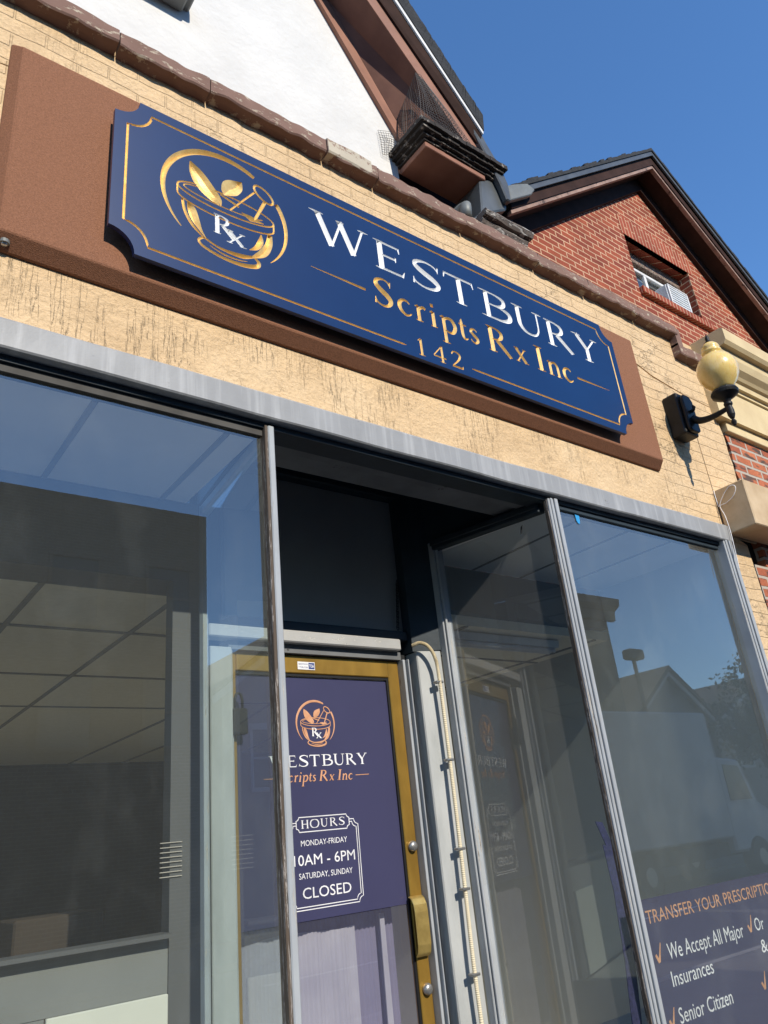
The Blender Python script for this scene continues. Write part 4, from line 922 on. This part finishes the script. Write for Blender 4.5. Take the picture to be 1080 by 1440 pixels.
# chain beside the transom
def chain(pts):
    mb = MB()
    for i, p in enumerate(pts):
        a = []
        for k in range(11):
            t = 2*math.pi*k/10
            a.append((p[0]+(.007*math.cos(t) if i % 2 else 0), p[1]+(0 if i % 2 else .007*math.cos(t)), p[2]+.015*math.sin(t)))
        mb.tube(a, .0022, 5, cap=False)
    return mb
tag(chain([(2.505-.03*(i/18), .835, 2.87-.0148*i) for i in range(18)]).build('chain', M_LAMPBLK), 'thin black chain hanging beside the grey transom board over the door', 'chain')
# lock box on the door pull
lb = thing('lock_box', 'black key lock box hanging by its shackle in front of the door glass', 'lock box', (1.545, .83, 2.075))
MB().box(1.508, 1.578, .815, .852, 2.075, 2.185).build('case', M_LAMPBLK, lb, .008, seg=2)
MB().tube([(1.525,.835,2.18), (1.525,.835,2.225), (1.531,.835,2.245), (1.543,.835,2.252), (1.555,.835,2.245), (1.561,.835,2.225), (1.561,.835,2.18)], .006, 8).build('shackle', M_LAMPBLK, lb, smooth=True)
# curtain and slat behind the door glass; curtain's white and outline carry the sunlit patch
vs = []; fs = []; n = 90
for i in range(n+1):
    u = i/n; x = 1.555+u*.60
    y = .965 + .004*math.sin(i*2.1+.6*math.sin(i*.37)) + .007*math.sin(i*.31)
    for z in (.2, 1.255+.015*math.sin(u*5)+.03*u): vs.append((x, y, z))
for i in range(n): fs.append((2*i, 2*i+2, 2*i+3, 2*i+1))
M_SHEER = mk('lavender grey mesh', (.30,.29,.38), (.24,.235,.32), 3, rough=.9, bs=300, bstr=.2)
ws = []; wf_ = []
for i in range(131):
    u = i/130; x = 1.552+u*.84
    for z in (.2, 1.322): ws.append((x, 1.0+.006*math.sin(i*1.7+.5*math.sin(i*.4)), z))
for i in range(130): wf_.append((2*i, 2*i+2, 2*i+3, 2*i+1))
tag(MB().add(ws, wf_).build('mesh_blind', M_SHEER, None, recalc=False, smooth=True), 'full width lavender grey mesh blind deeper behind the lower door glass', 'blind')
tag(MB().add(vs, fs).build('curtain', M_CURTAIN, None, recalc=False, smooth=True), 'white pleated curtain cut to the sunlit patch low behind the door glass', 'curtain')
tag(MB().slab([(2.275,.2), (2.315,.2), (2.307,1.30), (2.282,1.30)], .95, .956).build('blind_slat', M_CURTAIN), 'single narrow white blind slat behind the lower door glass', 'blind slat')
# torn film strips in the right window corner
mb = MB().slab([(2.943,1.488), (2.955,1.30), (2.938,1.04), (2.904,.80), (2.966,.80), (3.004,1.037), (3.026,1.276), (3.002,1.47), (2.975,1.478)], .15, .153)
mb.slab([(2.926,1.585), (2.975,1.47), (3.024,1.46), (2.974,1.578)], .154, .157)
tag(mb.build('torn_film', M_SHEET), 'torn dark violet film strip curling inside the right window frame', 'film strip')
tag(MB().slab([(3.072,3.047), (3.105,3.045), (3.103,3.018), (3.098,2.998), (3.085,3.0), (3.076,3.015)], .0195, .0235).build('tape', M_TAPE), 'piece of bright blue masking tape on the top of the right window', 'tape')
tag(MB().slab([(2.80,2.985), (2.815,3.0), (2.80,2.95), (2.787,2.938)], .16, .163).build('tape', M_BLKTAPE), 'black tape scrap on the top corner of the right return pane', 'tape')
# loose string by the tan block
pts = [(4.538,-.016,3.462), (4.537,-.016,3.40), (4.536,-.02,3.347), (4.535,-.045,3.38), (4.535,-.088,3.425), (4.535,-.125,3.447), (4.535,-.153,3.440), (4.535,-.157,3.414), (4.535,-.128,3.375), (4.535,-.076,3.352), (4.533,-.03,3.343), (4.528,-.045,3.27), (4.515,-.055,3.16), (4.49,-.06,3.02), (4.475,-.06,2.90)]
tag(MB().tube(cr(pts, 8), .0026, 6).build('string', M_PRINT, smooth=True), 'thin white string looped against the tan block above the right window', 'string')
mb = MB()
for k in range(8): mb.box(1.165, 1.250, .743, .747, 1.555+k*.0165, 1.558+k*.0165)
tag(mb.build('window_decal', mk('tan decal', (.5,.45,.38), bstr=0)), 'small stack of short pale slats on the edge of the grey partition post', 'decal')

# ---------------------------------------------------------------- across the street (seen in the window reflections)
def far_window(mbf, mbg, x, z, w, h, y):
    mbf.box(x-w/2-.07, x+w/2+.07, y, y+.05, z-.1, z-.001).box(x-w/2-.07, x-w/2, y, y+.04, z, z+h).box(x+w/2, x+w/2+.07, y, y+.04, z, z+h).box(x-w/2-.1, x+w/2+.1, y, y+.06, z+h, z+h+.14).box(x-w/2, x+w/2, y+.005, y+.03, z+h*.48, z+h*.52)
    mbg.box(x-w/2, x+w/2, y-.02, y+.004, z, z+h)
def far_building(name, label, x0, x1, h, m, wins, trim=M_FARTAN, cornice=True, gable=0.0, y=-14.3, depth=10, cat='house'):
    t = thing(name, label, cat, ((x0+x1)/2, y-1, 0))
    mb = MB()
    if gable:
        mb.slab([(x0,0), (x1,0), (x1,h), ((x0+x1)/2,h+gable), (x0,h)], y-depth, y)
    else: mb.box(x0, x1, y-depth, y, 0, h)
    mb.build('wall', m, t)
    f, g = MB(), MB()
    for (x, z, w, hh) in wins: far_window(f, g, x, z, w, hh, y+.002)
    for (x, z, w, hh) in wins:
        f, g = MB(), MB(); far_window(f, g, x, z, w, hh, y+.002)
        fo = f.build('window', trim, t); g.build('pane', M_FARWIN, fo)
    if cornice: MB().prof([(y+.02,h-.75), (y+.15,h-.72), (y+.2,h-.4), (y+.45,h-.25), (y+.5,h), (y-.3,h+.05)], x0-.05, x1+.35).build('cornice', M_FARDARK, t)
    if gable:
        r = MB(); mx = (x0+x1)/2; s = gable/((x1-x0)/2)
        for sg in (-1, 1):
            e = mx+sg*((x1-x0)/2+.4)
            r.slab([(mx, h+gable), (e, h-.4*s), (e, h-.4*s+.16), (mx, h+gable+.16)], y-depth, y+.45)
        r.build('roof', M_FARROOF, t)
        b_ = MB()
        for sg in (-1, 1):
            e = mx+sg*((x1-x0)/2+.4)
            b_.slab([(mx, h+gable-.02), (e, h-.4*s-.02), (e, h-.4*s-.2), (mx, h+gable-.2)], y+.30, y+.36)
        b_.build('bargeboard', M_TRUCK, t)
    return t
far_building('corner_building', 'tall dark brick corner building with bracketed cornice reflected in the right window', 13.5, 23.4, 8.9, M_FARDARK,
             [(14.8+2.2*i, z, .9, 1.7) for i in range(4) for z in (3.6, 6.2)], M_FARDARK, cat='building')
far_building('gabled_house', 'grey gabled house with pale bargeboards reflected in the right window', 23.6, 28.4, 4.7, M_FARGREY, [(25.0, 2.9, .9, 1.4), (27.0, 2.9, .9, 1.4)], M_TRUCK, False, 1.7)
far_building('low_house', 'low dark roofed house reflected at the right edge of the right window', 28.8, 36, 4.7, M_FARTAN, [(30.5, 2.9, .9, 1.3), (33.5, 2.9, .9, 1.3)], M_TRUCK, False, 1.6)
far_building('row_house', 'tall dark brick row building with flat roof reflected in the left window', -14, 7.62, 9.6, M_FARDARK, [(-12.7+2.15*i, z, 1.0, 1.45) for i in range(10) for z in (3.95, 6.6)], M_FARDARK, False, cat='building')
far_building('small_gabled_house', 'small tan gabled house reflected beside the left mullion', 8.0, 12.8, 5.3, M_FARTAN, [(9.2, 3.0, .9, 1.3), (11.4, 3.0, .9, 1.3)], M_TRUCK, False, 1.8)
# box truck parked across the road
tk = thing('box_truck', 'white box truck parked across the street, reflected in the right window', 'truck', (16.5, -9.6, -.13))
MB().box(13.9, 18.4, -10.8, -8.5, .85, 3.75).build('cargo_box', M_TRUCK, tk, .04)
MB().slab([(18.5,.5), (20.4,.5), (20.45,1.4), (20.0,1.6), (19.6,2.6), (18.5,2.7)], -10.7, -8.6).build('cab', M_TRUCK, tk, .06)
MB().slab([(18.75,1.65), (19.75,1.65), (19.45,2.45), (18.75,2.5)], -8.598, -8.58).build('side_window', M_FARWIN, tk)
MB().box(13.9, 20.2, -10.5, -8.8, .45, .75).build('chassis', M_TYRE, tk)
for x in (14.9, 19.5):
    for y in (-10.75, -8.85):
        w = MB().lathe([(.2,y), (.44,y), (.47,y+.05), (.47,y+.25), (.44,y+.3), (.2,y+.3)], x, .34, 24, 'y').build('wheel', M_TYRE, tk)
        MB().lathe([(.0,y+.31), (.18,y+.31), (.2,y+.29)], x, .34, 16, 'y').build('rim', M_STEEL, w)
sl = thing('street_lamp', 'tall street lamp with angled flat head reflected in the right window', 'street lamp', (20.15, -11.3, 0))
MB().tube([(20.15,-11.3,0), (20.1,-11.3,5.85)], [.09,.06], 12).build('pole', M_FARDARK, sl)
MB().box(19.75, 20.45, -11.45, -11.1, 5.85, 6.15).build('lamp_head', M_FARDARK, sl, .05)
# street tree across the road
random.seed(11)
tr = thing('street_tree', 'leafy street tree across the road reflected at the right window edge', 'tree', (27.5, -11.8, 0))
mb = MB().tube([(27.5,-11.8,0), (27.45,-11.75,1.5), (27.6,-11.8,3.2)], [.2,.15,.08], 10)
for k in range(9):
    a = k*2.4; e = Vector((27.5+math.cos(a)*1.3, -11.8+math.sin(a)*1.3, 3.6+random.random()*1.6)); mb.tube([(27.5,-11.78,2.0+.12*k), tuple(e)], [.06,.015], 6)
mb.build('trunk', M_BARK, tr)
mb = MB()
cl = [(27.5+random.gauss(0,.7), -11.8+random.gauss(0,.7), 3.9+random.gauss(0,.8)) for _ in range(30)]
for (cx, cy, cz) in cl:
    for _ in range(120):
        p = Vector((cx+random.gauss(0,.25), cy+random.gauss(0,.25), cz+random.gauss(0,.22)))
        a = Vector((random.gauss(0,1), random.gauss(0,1), random.gauss(0,1))).normalized()*.09; b_ = a.orthogonal().normalized()*.05
        mb.quad(tuple(p-a), tuple(p+b_), tuple(p+a), tuple(p-b_))
mb.build('crown', M_LEAF, tr, recalc=False)
